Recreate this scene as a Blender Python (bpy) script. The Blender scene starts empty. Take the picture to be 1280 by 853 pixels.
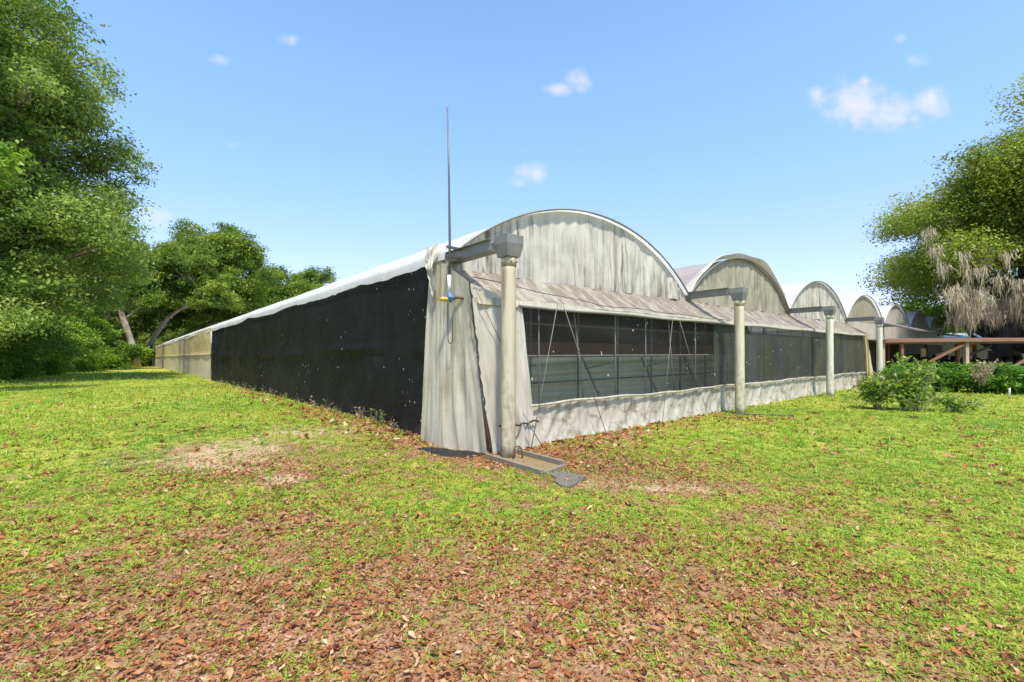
import bpy, math, random
import numpy as np
from mathutils import Vector, Matrix

C = bpy.context.scene.collection
R = math.radians
F, ROLL, CAMH = 578.0, R(0.34), 1.6
YAW = math.atan2(490, F)
UD = np.array((math.cos(YAW), math.sin(YAW), 0.0))
VD = np.array((-math.sin(YAW), math.cos(YAW), 0.0))


def B(u, v, z):                       # greenhouse axes -> world
    return np.array((u * UD[0] + v * VD[0], u * UD[1] + v * VD[1], z))


# ------------------------------------------------------------------ noise
_tab = np.random.RandomState(7).rand(256, 256)


def vnoise(x, y, s=0):
    x = np.asarray(x, float) + s * 17.31
    y = np.asarray(y, float) + s * 9.77
    x, y = np.broadcast_arrays(x, y)
    xi, yi = np.floor(x).astype(int), np.floor(y).astype(int)
    fx, fy = x - xi, y - yi
    fx, fy = fx * fx * (3 - 2 * fx), fy * fy * (3 - 2 * fy)
    a, b = _tab[xi & 255, yi & 255], _tab[(xi + 1) & 255, yi & 255]
    c, d = _tab[xi & 255, (yi + 1) & 255], _tab[(xi + 1) & 255, (yi + 1) & 255]
    return (a * (1 - fx) + b * fx) * (1 - fy) + (c * (1 - fx) + d * fx) * fy


def fbm(x, y, s=0, o=4):
    t, a, n = 0.0, 0.5, 0.0
    for k in range(o):
        t = t + a * vnoise(np.asarray(x) * 2 ** k, np.asarray(y) * 2 ** k, s + k * 3)
        n += a
        a *= 0.5
    return t / n


def sstep(a, b, x):
    t = np.clip((np.asarray(x, float) - a) / (b - a), 0, 1)
    return t * t * (3 - 2 * t)


def gz(x, y):                         # lie of the land
    x = np.asarray(x, float)
    y = np.asarray(y, float)
    left = 0.2 * sstep(-0.6, -3.0, x) * sstep(4.5, 9, y)
    far = 0.035 * (fbm(x * .25, y * .25, 5) - .5) * sstep(2, 9, np.hypot(x, y))
    return left + far + 0.03 * (fbm(x * 1.3, y * 1.3, 8) - .5)


# ------------------------------------------------------------------ mesh helpers
MW = {}                               # world matrices of parents


def mw(o):
    return MW.get(o.name, Matrix.Identity(4)) if o else Matrix.Identity(4)


def link(name, V, Fc, mat, parent=None, smooth=True, attrs=None, origin=None):
    """one mesh object from world-space vertices; V (N,3); Fc list of faces or int array (M,k)"""
    V = np.asarray(V, float).reshape(-1, 3)
    if parent is not None:
        M = np.array(mw(parent).inverted())
        V = V @ M[:3, :3].T + M[:3, 3]
    elif origin is not None:
        V = V - np.asarray(origin, float)
    me = bpy.data.meshes.new(name)
    if isinstance(Fc, np.ndarray):
        m, k = Fc.shape
        me.vertices.add(len(V))
        me.vertices.foreach_set('co', V.astype(np.float32).ravel())
        me.loops.add(m * k)
        me.loops.foreach_set('vertex_index', Fc.astype(np.int32).ravel())
        me.polygons.add(m)
        me.polygons.foreach_set('loop_start', np.arange(0, m * k, k, dtype=np.int32))
        me.update(calc_edges=True)
    else:
        me.from_pydata([tuple(p) for p in V], [], [tuple(f) for f in Fc])
        me.update()
    if smooth:
        me.polygons.foreach_set('use_smooth', np.ones(len(me.polygons), bool))
    for k, a in (attrs or {}).items():
        at = me.attributes.new(k, 'FLOAT', 'POINT')
        at.data.foreach_set('value', np.asarray(a, np.float32))
    if mat:
        me.materials.append(mat)
    o = bpy.data.objects.new(name, me)
    C.objects.link(o)
    if parent is not None:
        o.parent = parent
        MW[o.name] = mw(parent)
    elif origin is not None:
        o.location = tuple(origin)
        MW[o.name] = Matrix.Translation(Vector(tuple(origin)))
    return o


def tag(o, label=None, cat=None, group=None, kind=None):
    for k, v in (('label', label), ('category', cat), ('group', group), ('kind', kind)):
        if v:
            o[k] = v
    return o


def thing(name, label, cat, loc=(0, 0, 0), rz=0.0, group=None):
    o = bpy.data.objects.new(name, None)
    C.objects.link(o)
    o.location = tuple(loc)
    o.rotation_euler = (0, 0, rz)
    o.empty_display_size = 0.2
    MW[o.name] = Matrix.Translation(Vector(tuple(loc))) @ Matrix.Rotation(rz, 4, 'Z')
    return tag(o, label, cat, group)


def copy_tree(o, parent=None):
    c = o.copy()
    C.objects.link(c)
    if parent:
        c.parent = parent
    for ch in [x for x in bpy.data.objects if x.parent == o]:
        copy_tree(ch, c)
    return c


def grid_faces(n, m):                 # n rows, m columns of vertices
    i = np.arange(n - 1)[:, None] * m + np.arange(m - 1)[None, :]
    i = i.ravel()
    return np.stack([i, i + 1, i + m + 1, i + m], 1)


class MB:
    def __init__(s):
        s.V, s.F = [], []

    def add(s, V, Fs):
        b = len(s.V)
        s.V += [tuple(map(float, p)) for p in V]
        s.F += [tuple(int(i) + b for i in f) for f in Fs]
        return s

    def box8(s, P):                   # bottom 4 then top 4, counter-clockwise
        return s.add(P, [(3, 2, 1, 0), (4, 5, 6, 7), (0, 1, 5, 4), (1, 2, 6, 5), (2, 3, 7, 6), (3, 0, 4, 7)])

    def beam(s, a, b, w, h, up=(0, 0, 1)):
        a, b, up = np.asarray(a, float), np.asarray(b, float), np.asarray(up, float)
        d = b - a
        d /= np.linalg.norm(d)
        x = np.cross(d, up)
        x /= np.linalg.norm(x)
        y = np.cross(x, d)
        P = []
        for q in (a, b):
            P += [q - x * w / 2 - y * h / 2, q + x * w / 2 - y * h / 2, q + x * w / 2 + y * h / 2, q - x * w / 2 + y * h / 2]
        return s.box8(P)

    def tube(s, pts, rad, n=8, cap=True):
        pts = np.asarray(pts, float)
        k = len(pts)
        rad = np.full(k, rad, float) if np.isscalar(rad) else np.asarray(rad, float)
        T = np.gradient(pts, axis=0)
        T /= np.linalg.norm(T, axis=1)[:, None] + 1e-12
        ref = np.array((0, 0, 1.0)) if abs(T[0][2]) < .9 else np.array((1.0, 0, 0))
        V = []
        for i in range(k):
            x = np.cross(T[i], ref)
            if np.linalg.norm(x) < 1e-3:
                x = np.cross(T[i], (0.3, 1, 0.2))
            x /= np.linalg.norm(x)
            y = np.cross(x, T[i])
            ref = -np.cross(T[i], x) if False else ref
            for j in range(n):
                a = 2 * math.pi * j / n
                V.append(pts[i] + rad[i] * (x * math.cos(a) + y * math.sin(a)))
        Fs = [(i * n + j, i * n + (j + 1) % n, (i + 1) * n + (j + 1) % n, (i + 1) * n + j) for i in range(k - 1) for j in range(n)]
        if cap:
            Fs += [tuple(range(n))[::-1], tuple((k - 1) * n + j for j in range(n))]
        return s.add(V, Fs)

    def build(s, name, mat, parent=None, smooth=False, origin=None):
        return link(name, np.array(s.V), s.F, mat, parent, smooth, None, origin)


# ------------------------------------------------------------------ materials
def newmat(name):
    m = bpy.data.materials.new(name)
    m.use_nodes = True
    nt = m.node_tree
    nt.nodes.clear()
    return m, nt


class NT:
    def __init__(s, nt):
        s.nt = nt

    def n(s, t, **kw):
        x = s.nt.nodes.new(t)
        for k, v in kw.items():
            setattr(x, k, v)
        return x

    def put(s, sock, v):
        if isinstance(v, bpy.types.NodeSocket):
            s.nt.links.new(v, sock)
        elif v is not None:
            if hasattr(sock.default_value, '__len__') and not hasattr(v, '__len__'):
                v = (v, v, v)
            if hasattr(sock.default_value, '__len__') and len(sock.default_value) == 4 and len(v) == 3:
                v = (*v, 1)
            sock.default_value = v

    def coord(s, which='Object'):
        return s.n('ShaderNodeTexCoord').outputs[which]

    def scale(s, v, sc, loc=(0, 0, 0)):
        m = s.n('ShaderNodeMapping')
        s.put(m.inputs['Vector'], v)
        m.inputs['Scale'].default_value = sc
        m.inputs['Location'].default_value = loc
        return m.outputs[0]

    def noise(s, v, scale=1, detail=4, rough=.55, dist=0):
        m = s.n('ShaderNodeTexNoise')
        s.put(m.inputs['Vector'], v)
        m.inputs['Scale'].default_value = scale
        m.inputs['Detail'].default_value = detail
        m.inputs['Roughness'].default_value = rough
        m.inputs['Distortion'].default_value = dist
        return m.outputs['Fac']

    def voro(s, v, scale=1, out='Distance', rand=1.0):
        m = s.n('ShaderNodeTexVoronoi')
        s.put(m.inputs['Vector'], v)
        m.inputs['Scale'].default_value = scale
        m.inputs['Randomness'].default_value = rand
        return m.outputs[out]

    def ramp(s, v, a, b):             # smooth 0..1 between a and b
        m = s.n('ShaderNodeMapRange', interpolation_type='SMOOTHSTEP')
        s.put(m.inputs['Value'], v)
        s.put(m.inputs['From Min'], a)
        s.put(m.inputs['From Max'], b)
        return m.outputs[0]

    def math(s, op, a, b=0.0, c=0.0):
        m = s.n('ShaderNodeMath', operation=op)
        s.put(m.inputs[0], a)
        s.put(m.inputs[1], b)
        s.put(m.inputs[2], c)
        return m.outputs[0]

    def mix(s, f, a, b):
        m = s.n('ShaderNodeMix', data_type='RGBA')
        s.put(m.inputs[0], f)
        s.put(m.inputs[6], a)
        s.put(m.inputs[7], b)
        return m.outputs[2]

    def attr(s, name, typ='GEOMETRY', out='Fac'):
        m = s.n('ShaderNodeAttribute', attribute_type=typ, attribute_name=name)
        return m.outputs[out]

    def n_dist(s, v):
        m = s.n('ShaderNodeTexNoise')
        s.put(m.inputs['Vector'], v)
        m.inputs['Scale'].default_value = 30
        a = s.n('ShaderNodeVectorMath', operation='MULTIPLY_ADD')
        s.put(a.inputs[0], m.outputs['Color'])
        a.inputs[1].default_value = (.03, .03, .03)
        s.put(a.inputs[2], v)
        return a.outputs[0]

    def bump(s, h, strength=.3, dist=.02):
        m = s.n('ShaderNodeBump')
        s.put(m.inputs['Height'], h)
        m.inputs['Strength'].default_value = strength
        m.inputs['Distance'].default_value = dist
        return m.outputs[0]

    def sep(s, v):
        m = s.n('ShaderNodeSeparateXYZ')
        s.put(m.inputs[0], v)
        return m.outputs

    def surf(s, col, rough=.6, normal=None, trans=0.0, tcol=None, metal=0.0, alpha=None, spec=None):
        p = s.n('ShaderNodeBsdfPrincipled')
        s.put(p.inputs['Base Color'], col)
        s.put(p.inputs['Roughness'], rough)
        s.put(p.inputs['Metallic'], metal)
        if spec is not None:
            s.put(p.inputs['Specular IOR Level'], spec)
        if normal is not None:
            s.put(p.inputs['Normal'], normal)
        out = p.outputs[0]
        if trans:
            t = s.n('ShaderNodeBsdfTranslucent')
            s.put(t.inputs['Color'], tcol if tcol is not None else col)
            mx = s.n('ShaderNodeMixShader')
            s.put(mx.inputs[0], trans)
            s.put(mx.inputs[1], out)
            s.put(mx.inputs[2], t.outputs[0])
            out = mx.outputs[0]
        if alpha is not None:
            t = s.n('ShaderNodeBsdfTransparent')
            mx = s.n('ShaderNodeMixShader')
            s.put(mx.inputs[0], alpha)
            s.put(mx.inputs[1], t.outputs[0])
            s.put(mx.inputs[2], out)
            out = mx.outputs[0]
        s.nt.links.new(out, s.n('ShaderNodeOutputMaterial').inputs[0])


def film(name, base, stain, amount=.5, streak=6.0, trans=.3, brown=None, rough=.45, algae=None, bt=.50, bs=(1.6, 1.6, 3.2)):
    """weathered polyethylene: vertical run-off streaks plus blotches"""
    m, nt = newmat(name)
    k = NT(nt)
    co = k.coord()
    a = k.noise(k.scale(co, (streak, streak, .45)), 1, 5, .62, .3)
    a2 = k.noise(k.scale(co, (streak * 2.6, streak * 2.6, .9), (3, 1, 7)), 1, 3, .6)
    b = k.noise(k.scale(co, (.7, .7, 1.1), (5, 2, 0)), 1, 3, .6)
    st = k.math('MULTIPLY', k.ramp(k.math('ADD', k.math('MULTIPLY', a, .7), k.math('MULTIPLY', a2, .3)), .40, .72), k.ramp(b, .25, .7))
    col = k.mix(k.math('MULTIPLY', st, amount * 1.6), base, stain)
    if brown:
        br = k.ramp(k.noise(k.scale(co, bs, (9, 4, 1)), 1.3, 6, .68, .6), bt, bt + .15)
        col = k.mix(k.math('MULTIPLY', br, .75), col, brown)
    if algae:
        al = k.ramp(k.noise(k.scale(co, (.9, .9, .7), (2, 8, 3)), 1, 5, .65), .48, .72)
        col = k.mix(k.math('MULTIPLY', al, .6), col, algae)
    fine = k.noise(co, 45, 3, .6)
    col = k.mix(k.math('MULTIPLY', k.ramp(fine, .5, .8), .18), col, stain)
    bm = k.bump(k.noise(k.scale(co, (9, 9, 4)), 1, 4, .6, .5), .35, .03)
    k.surf(col, rough, bm, trans)
    return m


def simple(name, col, rough=.7, var=.25, scale=6.0, bump=.2, metal=0.0, dark=None, stretch=(1, 1, 1), amt=.6, spec=None):
    m, nt = newmat(name)
    k = NT(nt)
    co = k.scale(k.coord(), stretch)
    a = k.noise(co, scale, 6, .65)
    d = dark if dark is not None else tuple(c * (1 - var * 1.6) for c in col)
    c = k.mix(k.math('MULTIPLY', k.ramp(a, .42, .7), amt), col, d)
    c = k.mix(k.math('MULTIPLY', k.ramp(k.noise(co, scale * 9, 2), .45, .8), var), c, tuple(x * .7 for x in col))
    k.surf(c, rough, k.bump(k.noise(co, scale * 5, 4), bump, .01), metal=metal, spec=spec)
    return m


def leafmat(name, c0, c1, c2, trans=.48, rough=.5):
    m, nt = newmat(name)
    k = NT(nt)
    r = k.attr('rnd')
    cr = k.n('ShaderNodeValToRGB')
    k.put(cr.inputs[0], r)
    e = cr.color_ramp.elements
    e[0].position, e[0].color = .05, (*c0, 1)
    e[1].position, e[1].color = .95, (*c2, 1)
    x = e.new(.5)
    x.color = (*c1, 1)
    col = cr.outputs[0]
    k.surf(col, rough, None, trans, k.mix(.35, col, (.22, .30, .02)), spec=.3)
    return m


M = {}
M['roof'] = film('roof film', (.80, .80, .78), (.42, .40, .36), .35, 2.5, .45)
M['roof_pink'] = film('rosy roof film', (.39, .335, .305), (.25, .20, .175), .5, 2.0, .25)
M['roof_grey'] = film('grey roof film', (.62, .61, .59), (.30, .30, .29), .5, 2.0, .25)
M['gable'] = film('gable film', (.52, .495, .43), (.10, .085, .055), .8, 9, .2)
M['gable_tan'] = film('tan gable film', (.35, .325, .24), (.11, .095, .058), .65, 6.0, .2)
M['skirt'] = film('leaf stained film', (.42, .395, .33), (.20, .155, .11), .65, 5.0, .3, brown=(.185, .135, .092), bt=.41, bs=(4.2, .8, 1.0))
M['curtain'] = film('lower curtain film', (.50, .475, .40), (.20, .175, .115), .7, 6.0, .15, brown=(.19, .14, .085), bt=.50)
M['corner'] = film('corner film', (.54, .515, .41), (.25, .22, .13), .6, 5.0, .25, algae=(.30, .29, .12))
M['beige'] = film('beige side film', (.62, .53, .29), (.36, .31, .14), .5, 3.0, .2, algae=(.30, .30, .11))
M['beige_low'] = film('pale side film', (.60, .56, .42), (.40, .37, .25), .4, 3.0, .2, algae=(.40, .37, .20))
M['pale'] = film('pale film', (.53, .505, .425), (.27, .25, .18), .55, 4.0, .2)
M['inner'] = film('green tinted film', (.56, .66, .50), (.25, .34, .22), .5, 1.5, .3)
M['galv'] = simple('galvanised steel', (.205, .205, .19), .5, .2, 5, .1, .2, amt=.6)
M['galv_dark'] = simple('dull steel', (.12, .12, .12), .5, .2, 6, .1, .5)
M['pipe_grey'] = simple('grey pipe', (.30, .31, .32), .45, .15, 5, .05, .3)
M['bar'] = simple('pale bars', (.30, .285, .25), .6, .2, 8, .05)
M['wire'] = simple('dull wire', (.16, .15, .13), .6, .2, 20, 0)
M['cord'] = simple('dark rope', (.035, .033, .03), .9, .2, 40, .2)
M['wood'] = simple('brown timber', (.20, .105, .065), .8, .3, 3, .3, dark=(.09, .05, .035), stretch=(1, 1, 6))
M['rust'] = simple('red brown board', (.17, .085, .05), .8, .25, 3, .3, dark=(.18, .08, .05))
M['tan_red'] = simple('faded red board', (.20, .115, .07), .8, .25, 3, .3)
M['tan'] = simple('tan timber', (.36, .29, .20), .8, .25, 4, .3)
M['concrete'] = simple('old concrete', (.20, .165, .115), .9, .3, 7, .5, dark=(.13, .12, .09))
M['slab'] = simple('grey slab', (.125, .11, .09), .85, .3, 6, .5)
M['silt'] = simple('silt', (.20, .135, .065), .95, .3, 8, .5, dark=(.15, .13, .05))
M['dark'] = simple('black cloth and painted shade', (.02, .02, .02), .8, .3, 4, .2)  # black cloth indoors; in the shed this near-black stands in for shade
M['yellow'] = simple('yellow handle', (.48, .32, .05), .5, .2, 12, .05)
M['blue'] = simple('blue valve', (.05, .16, .32), .45, .2, 12, .05)
M['brown_pipe'] = simple('rusty pipe', (.12, .06, .04), .8, .3, 12, .2)
M['white'] = simple('white plastic', (.75, .74, .70), .5, .1, 6, .05)
M['bark'] = simple('bark', (.20, .16, .125), .95, .35, 4, .8, dark=(.09, .075, .06), stretch=(1, 1, .35))
M['bark_pale'] = simple('pale bark', (.36, .30, .235), .95, .3, 4, .8, dark=(.17, .14, .11), stretch=(1, 1, .35))
M['bark_dark'] = simple('dark bark', (.075, .06, .05), .95, .35, 4, .8, dark=(.035, .03, .025), stretch=(1, 1, .35))
M['black_scrap'] = simple('black plastic', (.012, .012, .012), .4, .3, 9, .4)
M['moss'] = simple('spanish moss', (.42, .355, .235), .95, .3, 3, 0, dark=(.24, .20, .13))
M['leaf_oak'] = leafmat('oak leaves', (.08, .15, .03), (.18, .275, .052), (.32, .41, .085))
M['leaf_mid'] = leafmat('broad leaves', (.065, .13, .018), (.165, .26, .032), (.31, .39, .05))
M['leaf_bright'] = leafmat('bright leaves', (.075, .17, .018), (.16, .30, .028), (.30, .44, .045))
M['leaf_live'] = leafmat('live oak leaves', (.085, .13, .018), (.20, .265, .03), (.35, .41, .05))
M['leaf_hedge'] = leafmat('hedge leaves', (.04, .13, .014), (.085, .24, .022), (.19, .38, .035))
M['leaf_shrub'] = leafmat('shrub leaves', (.08, .18, .02), (.19, .31, .035), (.36, .45, .07))
M['leaf_dead'] = leafmat('dead leaves', (.20, .14, .08), (.32, .25, .15), (.42, .34, .22), .2)


def posts_mat(name, base, stain, amt, algae=None):
    m, nt = newmat(name)
    k = NT(nt)
    co = k.coord()
    a = k.noise(k.scale(co, (5, 5, .5)), 1, 6, .68, .4)
    z = k.sep(co)[2]
    low = k.ramp(z, 2.4, 0.0)
    col = k.mix(k.math('MULTIPLY', k.ramp(a, .42, .66), amt), base, stain)
    if algae:
        x = k.sep(co)[0]
        col = k.mix(k.math('MULTIPLY', k.math('MULTIPLY', k.ramp(x, -.02, .1), k.ramp(k.noise(k.scale(co, (3, 3, .8)), 1.5, 4), .35, .6)), .75), col, algae)
    gm = k.math('MULTIPLY', k.ramp(k.noise(co, 7, 5, .7), .45, .65), low)
    col = k.mix(k.math('MULTIPLY', gm, .6), col, (.17, .16, .10))
    col = k.mix(k.math('MULTIPLY', k.ramp(k.noise(co, 40, 3), .5, .8), .2), col, stain)
    k.surf(col, .55, k.bump(k.noise(co, 30, 4), .15, .01))
    return m


M['pvc_a'] = posts_mat('weathered pipe', (.44, .395, .28), (.17, .145, .08), .95)
M['pvc_b'] = posts_mat('algae stained pipe', (.48, .45, .32), (.24, .22, .11), .8, (.33, .34, .07))
M['pvc_c'] = posts_mat('pale pipe', (.54, .52, .41), (.30, .28, .18), .7)


def shade_mat():
    m, nt = newmat('black shade cloth')
    k = NT(nt)
    co = k.coord()
    f = k.noise(k.scale(co, (1, .8, .8)), 1.2, 5, .6, .5)
    col = k.mix(k.ramp(f, .4, .75), (.003, .003, .0032), (.009, .009, .0095))
    # pale nicks and holes, clustered
    flat = k.scale(co, (.001, 1, .8))
    d = k.voro(flat, 8)
    pick = k.ramp(k.noise(k.scale(co, (.001, .5, .6), (3, 3, 1)), 1.6, 3), .53, .60)
    size = k.math('MULTIPLY', k.ramp(k.sep(k.voro(flat, 8, 'Color'))[0], .4, 1.0), .15)
    dot = k.math('MULTIPLY', k.ramp(k.math('SUBTRACT', size, d), 0, .03), pick)
    col = k.mix(k.math('MULTIPLY', dot, .8), col, (.5, .5, .47))
    dust = k.math('MULTIPLY', k.ramp(k.noise(k.scale(co, (1, 2.2, .35), (4, 1, 2)), 1, 5, .65, .6), .48, .75), k.ramp(k.noise(co, .6, 2), .3, .7))
    col = k.mix(k.math('MULTIPLY', dust, .35), col, (.030, .030, .029))
    z_ = k.sep(co)[2]
    foot = k.math('MULTIPLY', k.ramp(z_, .55, .1), k.ramp(k.noise(co, 3, 5, .7), .35, .7))
    col = k.mix(k.math('MULTIPLY', foot, .5), col, (.07, .052, .036))
    wv = k.noise(k.scale(co, (30, 1.5, 60)), 1, 3)
    k.surf(col, .62, k.bump(k.math('ADD', k.noise(k.scale(co, (2, 1.5, 2.2)), 1, 4, .6, 1.0), k.math('MULTIPLY', wv, .08)), .6, .06), spec=.22)
    return m


M['shade'] = shade_mat()


def screen_mat(name, tint, alpha, green=None):
    m, nt = newmat(name)
    k = NT(nt)
    co = k.coord()
    f = k.noise(k.scale(co, (.8, 1, .8)), 1, 4, .6)
    col = k.mix(k.ramp(f, .35, .7), tint, tuple(c * 1.7 for c in tint))
    if green:
        g = k.ramp(k.noise(k.scale(co, (.9, 1, .25), (2, 0, 5)), 1.2, 5, .6), .46, .68)
        col = k.mix(k.math('MULTIPLY', g, .8), col, green)
    st = k.ramp(k.noise(k.scale(co, (7, 7, .4)), 1, 4, .6), .52, .72)
    col = k.mix(k.math('MULTIPLY', st, .35), col, (.10, .105, .09))
    flat = k.scale(co, (1, .001, 1))
    d = k.voro(flat, 5.5)
    pick = k.ramp(k.noise(k.scale(co, (.8, .001, .9), (7, 3, 2)), 1.3, 3), .25, .5)
    size = k.math('MULTIPLY', k.ramp(k.sep(k.voro(flat, 5.5, 'Color'))[0], .2, 1.0), .15)
    dot = k.math('MULTIPLY', k.ramp(k.math('SUBTRACT', size, d), 0, .03), pick)
    d2 = k.voro(flat, 19)
    dot2 = k.math('MULTIPLY', k.ramp(k.math('SUBTRACT', k.math('MULTIPLY', k.ramp(k.sep(k.voro(flat, 19, 'Color'))[1], .6, 1.0), .2), d2), 0, .06), .4)
    dots = k.math('MAXIMUM', dot, dot2)
    col = k.mix(dots, col, (.36, .37, .34))
    al = k.math('MAXIMUM', dots, alpha)
    k.surf(col, .6, None, alpha=al, spec=.25)
    return m


M['screen_a'] = screen_mat('insect screen', (.026, .028, .026), .30)
M['screen_b'] = screen_mat('dark insect screen', (.032, .034, .032), .80, (.05, .062, .028))
M['screen_c'] = screen_mat('mossy insect screen', (.034, .036, .030), .90, (.075, .085, .028))


def ground_mat():
    m, nt = newmat('lawn')
    k = NT(nt)
    co = k.coord()
    ga, la, sa = k.attr('grass'), k.attr('litter'), k.attr('sand')
    n1 = k.noise(co, 9, 5, .65)
    n2 = k.noise(co, 38, 4, .7)
    nn = k.math('ADD', k.math('MULTIPLY', n1, .5), k.math('MULTIPLY', n2, .5))
    soil = k.mix(k.ramp(n2, .35, .7), (.20, .115, .055), (.38, .24, .13))
    soil = k.mix(k.ramp(k.noise(co, 95, 3, .7), .45, .7), soil, (.15, .085, .045))
    # leaf litter: cells of mixed brown
    cell = k.voro(k.n_dist(co), 42, 'Color')
    hue = k.n('ShaderNodeValToRGB')
    k.put(hue.inputs[0], k.sep(cell)[0])
    e = hue.color_ramp.elements
    e[0].position, e[0].color = 0, (.10, .05, .035, 1)
    e[1].position, e[1].color = 1, (.40, .27, .19, 1)
    for p, c in ((.3, (.19, .09, .055, 1)), (.6, (.27, .145, .09, 1)), (.85, (.32, .20, .14, 1))):
        x = e.new(p)
        x.color = c
    g1 = k.noise(co, .55, 4, .6)
    green = k.mix(k.ramp(g1, .35, .65), (.25, .285, .035), (.36, .35, .06))
    green = k.mix(k.math('MULTIPLY', k.ramp(n2, .4, .75), .6), green, (.20, .22, .025))
    green = k.mix(k.math('MULTIPLY', k.ramp(k.noise(co, 3.1, 5, .7), .5, .72), .45), green, (.30, .24, .10))
    sand = k.mix(k.ramp(n2, .3, .75), (.44, .32, .20), (.33, .23, .14))
    th = lambda a, w: k.ramp(k.math('ADD', a, k.math('MULTIPLY', k.math('SUBTRACT', nn, .5), w)), .38, .62)
    col = k.mix(th(la, 1.4), soil, k.mix(.3, hue.outputs[0], (.40, .22, .12)))
    col = k.mix(k.math('MULTIPLY', th(ga, 1.3), .9), col, green)
    col = k.mix(k.math('MULTIPLY', th(sa, 1.2), .9), col, sand)
    k.surf(col, .95, k.bump(k.math('ADD', n2, k.math('MULTIPLY', k.voro(co, 30), .6)), .6, .03), spec=.15)
    return m


M['ground'] = ground_mat()


def blade_mat():
    m, nt = newmat('grass blades')
    k = NT(nt)
    t = k.attr('tint', 'INSTANCER')
    cr = k.n('ShaderNodeValToRGB')
    k.put(cr.inputs[0], t)
    e = cr.color_ramp.elements
    e[0].position, e[0].color = 0, (.10, .22, .022, 1)
    e[1].position, e[1].color = 1, (.56, .44, .19, 1)
    for p, c in ((.25, (.20, .34, .03, 1)), (.55, (.34, .42, .045, 1)), (.8, (.46, .43, .08, 1))):
        x = e.new(p)
        x.color = c
    k.surf(cr.outputs[0], .5, None, .4, spec=.3)
    return m


def litter_mat():
    m, nt = newmat('dry leaves')
    k = NT(nt)
    t = k.attr('tint', 'INSTANCER')
    cr = k.n('ShaderNodeValToRGB')
    k.put(cr.inputs[0], t)
    e = cr.color_ramp.elements
    e[0].position, e[0].color = 0, (.085, .035, .02, 1)
    e[1].position, e[1].color = 1, (.60, .44, .30, 1)
    for p, c in ((.3, (.22, .078, .03, 1)), (.55, (.34, .14, .052, 1)), (.75, (.40, .215, .10, 1)), (.9, (.47, .32, .18, 1))):
        x = e.new(p)
        x.color = c
    k.surf(cr.outputs[0], .7, None, .2, spec=.25)
    return m


M['blade'] = blade_mat()
M['litter'] = litter_mat()

# ------------------------------------------------------------------ ground cover maps (what grows where)


def uv_of(x, y):
    return x * UD[0] + y * UD[1], x * VD[0] + y * VD[1]


def blob(x, y, cx, cy, rx, ry, a=0.0):
    dx, dy = x - cx, y - cy
    c, s = math.cos(a), math.sin(a)
    return np.exp(-(((dx * c + dy * s) / rx) ** 2 + ((-dx * s + dy * c) / ry) ** 2))


def cover(x, y):
    x = np.asarray(x, float)
    y = np.asarray(y, float)
    u, v = uv_of(x, y)
    d = np.hypot(x, y)
    n1, n2, n3 = fbm(x * .55, y * .55, 1), fbm(x * 1.9, y * 1.9, 2), fbm(x * 5.2, y * 5.2, 4, 3)
    lit = (.66 * blob(x, y, -1.5, 2.6, 3.4, 1.8) + .25 * blob(x, y, 1.2, 3.0, 1.4, 1.6) + .38 * blob(x, y, -2.0, 4.6, 1.2, .6)
           + .9 * sstep(2.7, 4.2, u) * sstep(6.0, 7.2, v) * sstep(36, 20, v) * (u < 4.6)
           + .85 * sstep(4.3, 5.8, v) * (v < 6.6) * sstep(3.4, 4.6, u) * sstep(12, 7, u)
           + .45 * sstep(5.0, 5.9, v) * (v < 6.6) * sstep(3.4, 4.6, u) * sstep(30, 12, u)
           + .6 * blob(x, y, 1.5, 6.6, 1.5, 1.1) + .7 * blob(x, y, 6.5, 11.6, 1.3, .7, .6) + .5 * blob(x, y, 2.9, 4.8, .6, .45)
           + .55 * blob(x, y, -19, 22, 6, 3.2) + .5 * blob(x, y, -3.2, 6.4, 1.2, .9) + .7 * sstep(-4.0, -9.0, u) * sstep(10, 20, y))
    lit = np.clip(lit + 1.25 * (n2 - .5) + .7 * (n1 - .5) + .6 * (n3 - .5) + .07, 0, 1)
    sand = (.62 * blob(x, y, -5.2, 7.3, 1.4, .9) + .55 * blob(x, y, -4.4, 9.4, 1.2, 1.5) + .4 * blob(x, y, -3.4, 7.4, 1.1, .6) + .7 * blob(x, y, -2.9, 5.9, .45, .3) + .5 * blob(x, y, -4.2, 6.5, 1.4, .5)
            + .55 * blob(x, y, 2.2, 5.5, .7, .3) + .45 * blob(x, y, 2.1, 4.5, .25, .12) + .45 * blob(x, y, -3.2, 8.6, .8, .6) + .5 * blob(x, y, 1.1, 5.8, .8, .35))
    sand = np.clip(sand + .9 * (n2 - .5) + .8 * (n3 - .5) - .06, 0, 1)
    g = (.58 + .32 * sstep(0, 7, x) + .28 * sstep(5, 14, d) + .12 * sstep(-1, -4, x) * sstep(3, 6, y)
         + .30 * blob(x, y, -.6, 4.9, 1.6, .9) + .2 * blob(x, y, -3.4, 5.0, .9, .5) + .25 * blob(x, y, -7, 13, 4, 4))
    g = g - .38 * lit - .62 * sand + .85 * (n2 - .5) + .5 * (n1 - .5) + 1.15 * (n3 - .5)
    g = np.clip(g, 0, 1)
    # under the greenhouse: bare
    inside = (u > 4.5) & (v > 6.5) & (u < 58) & (v < 103)
    g = np.where(inside, 0, g)
    lit = np.where(inside, .2, lit)
    return g, lit, sand


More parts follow.
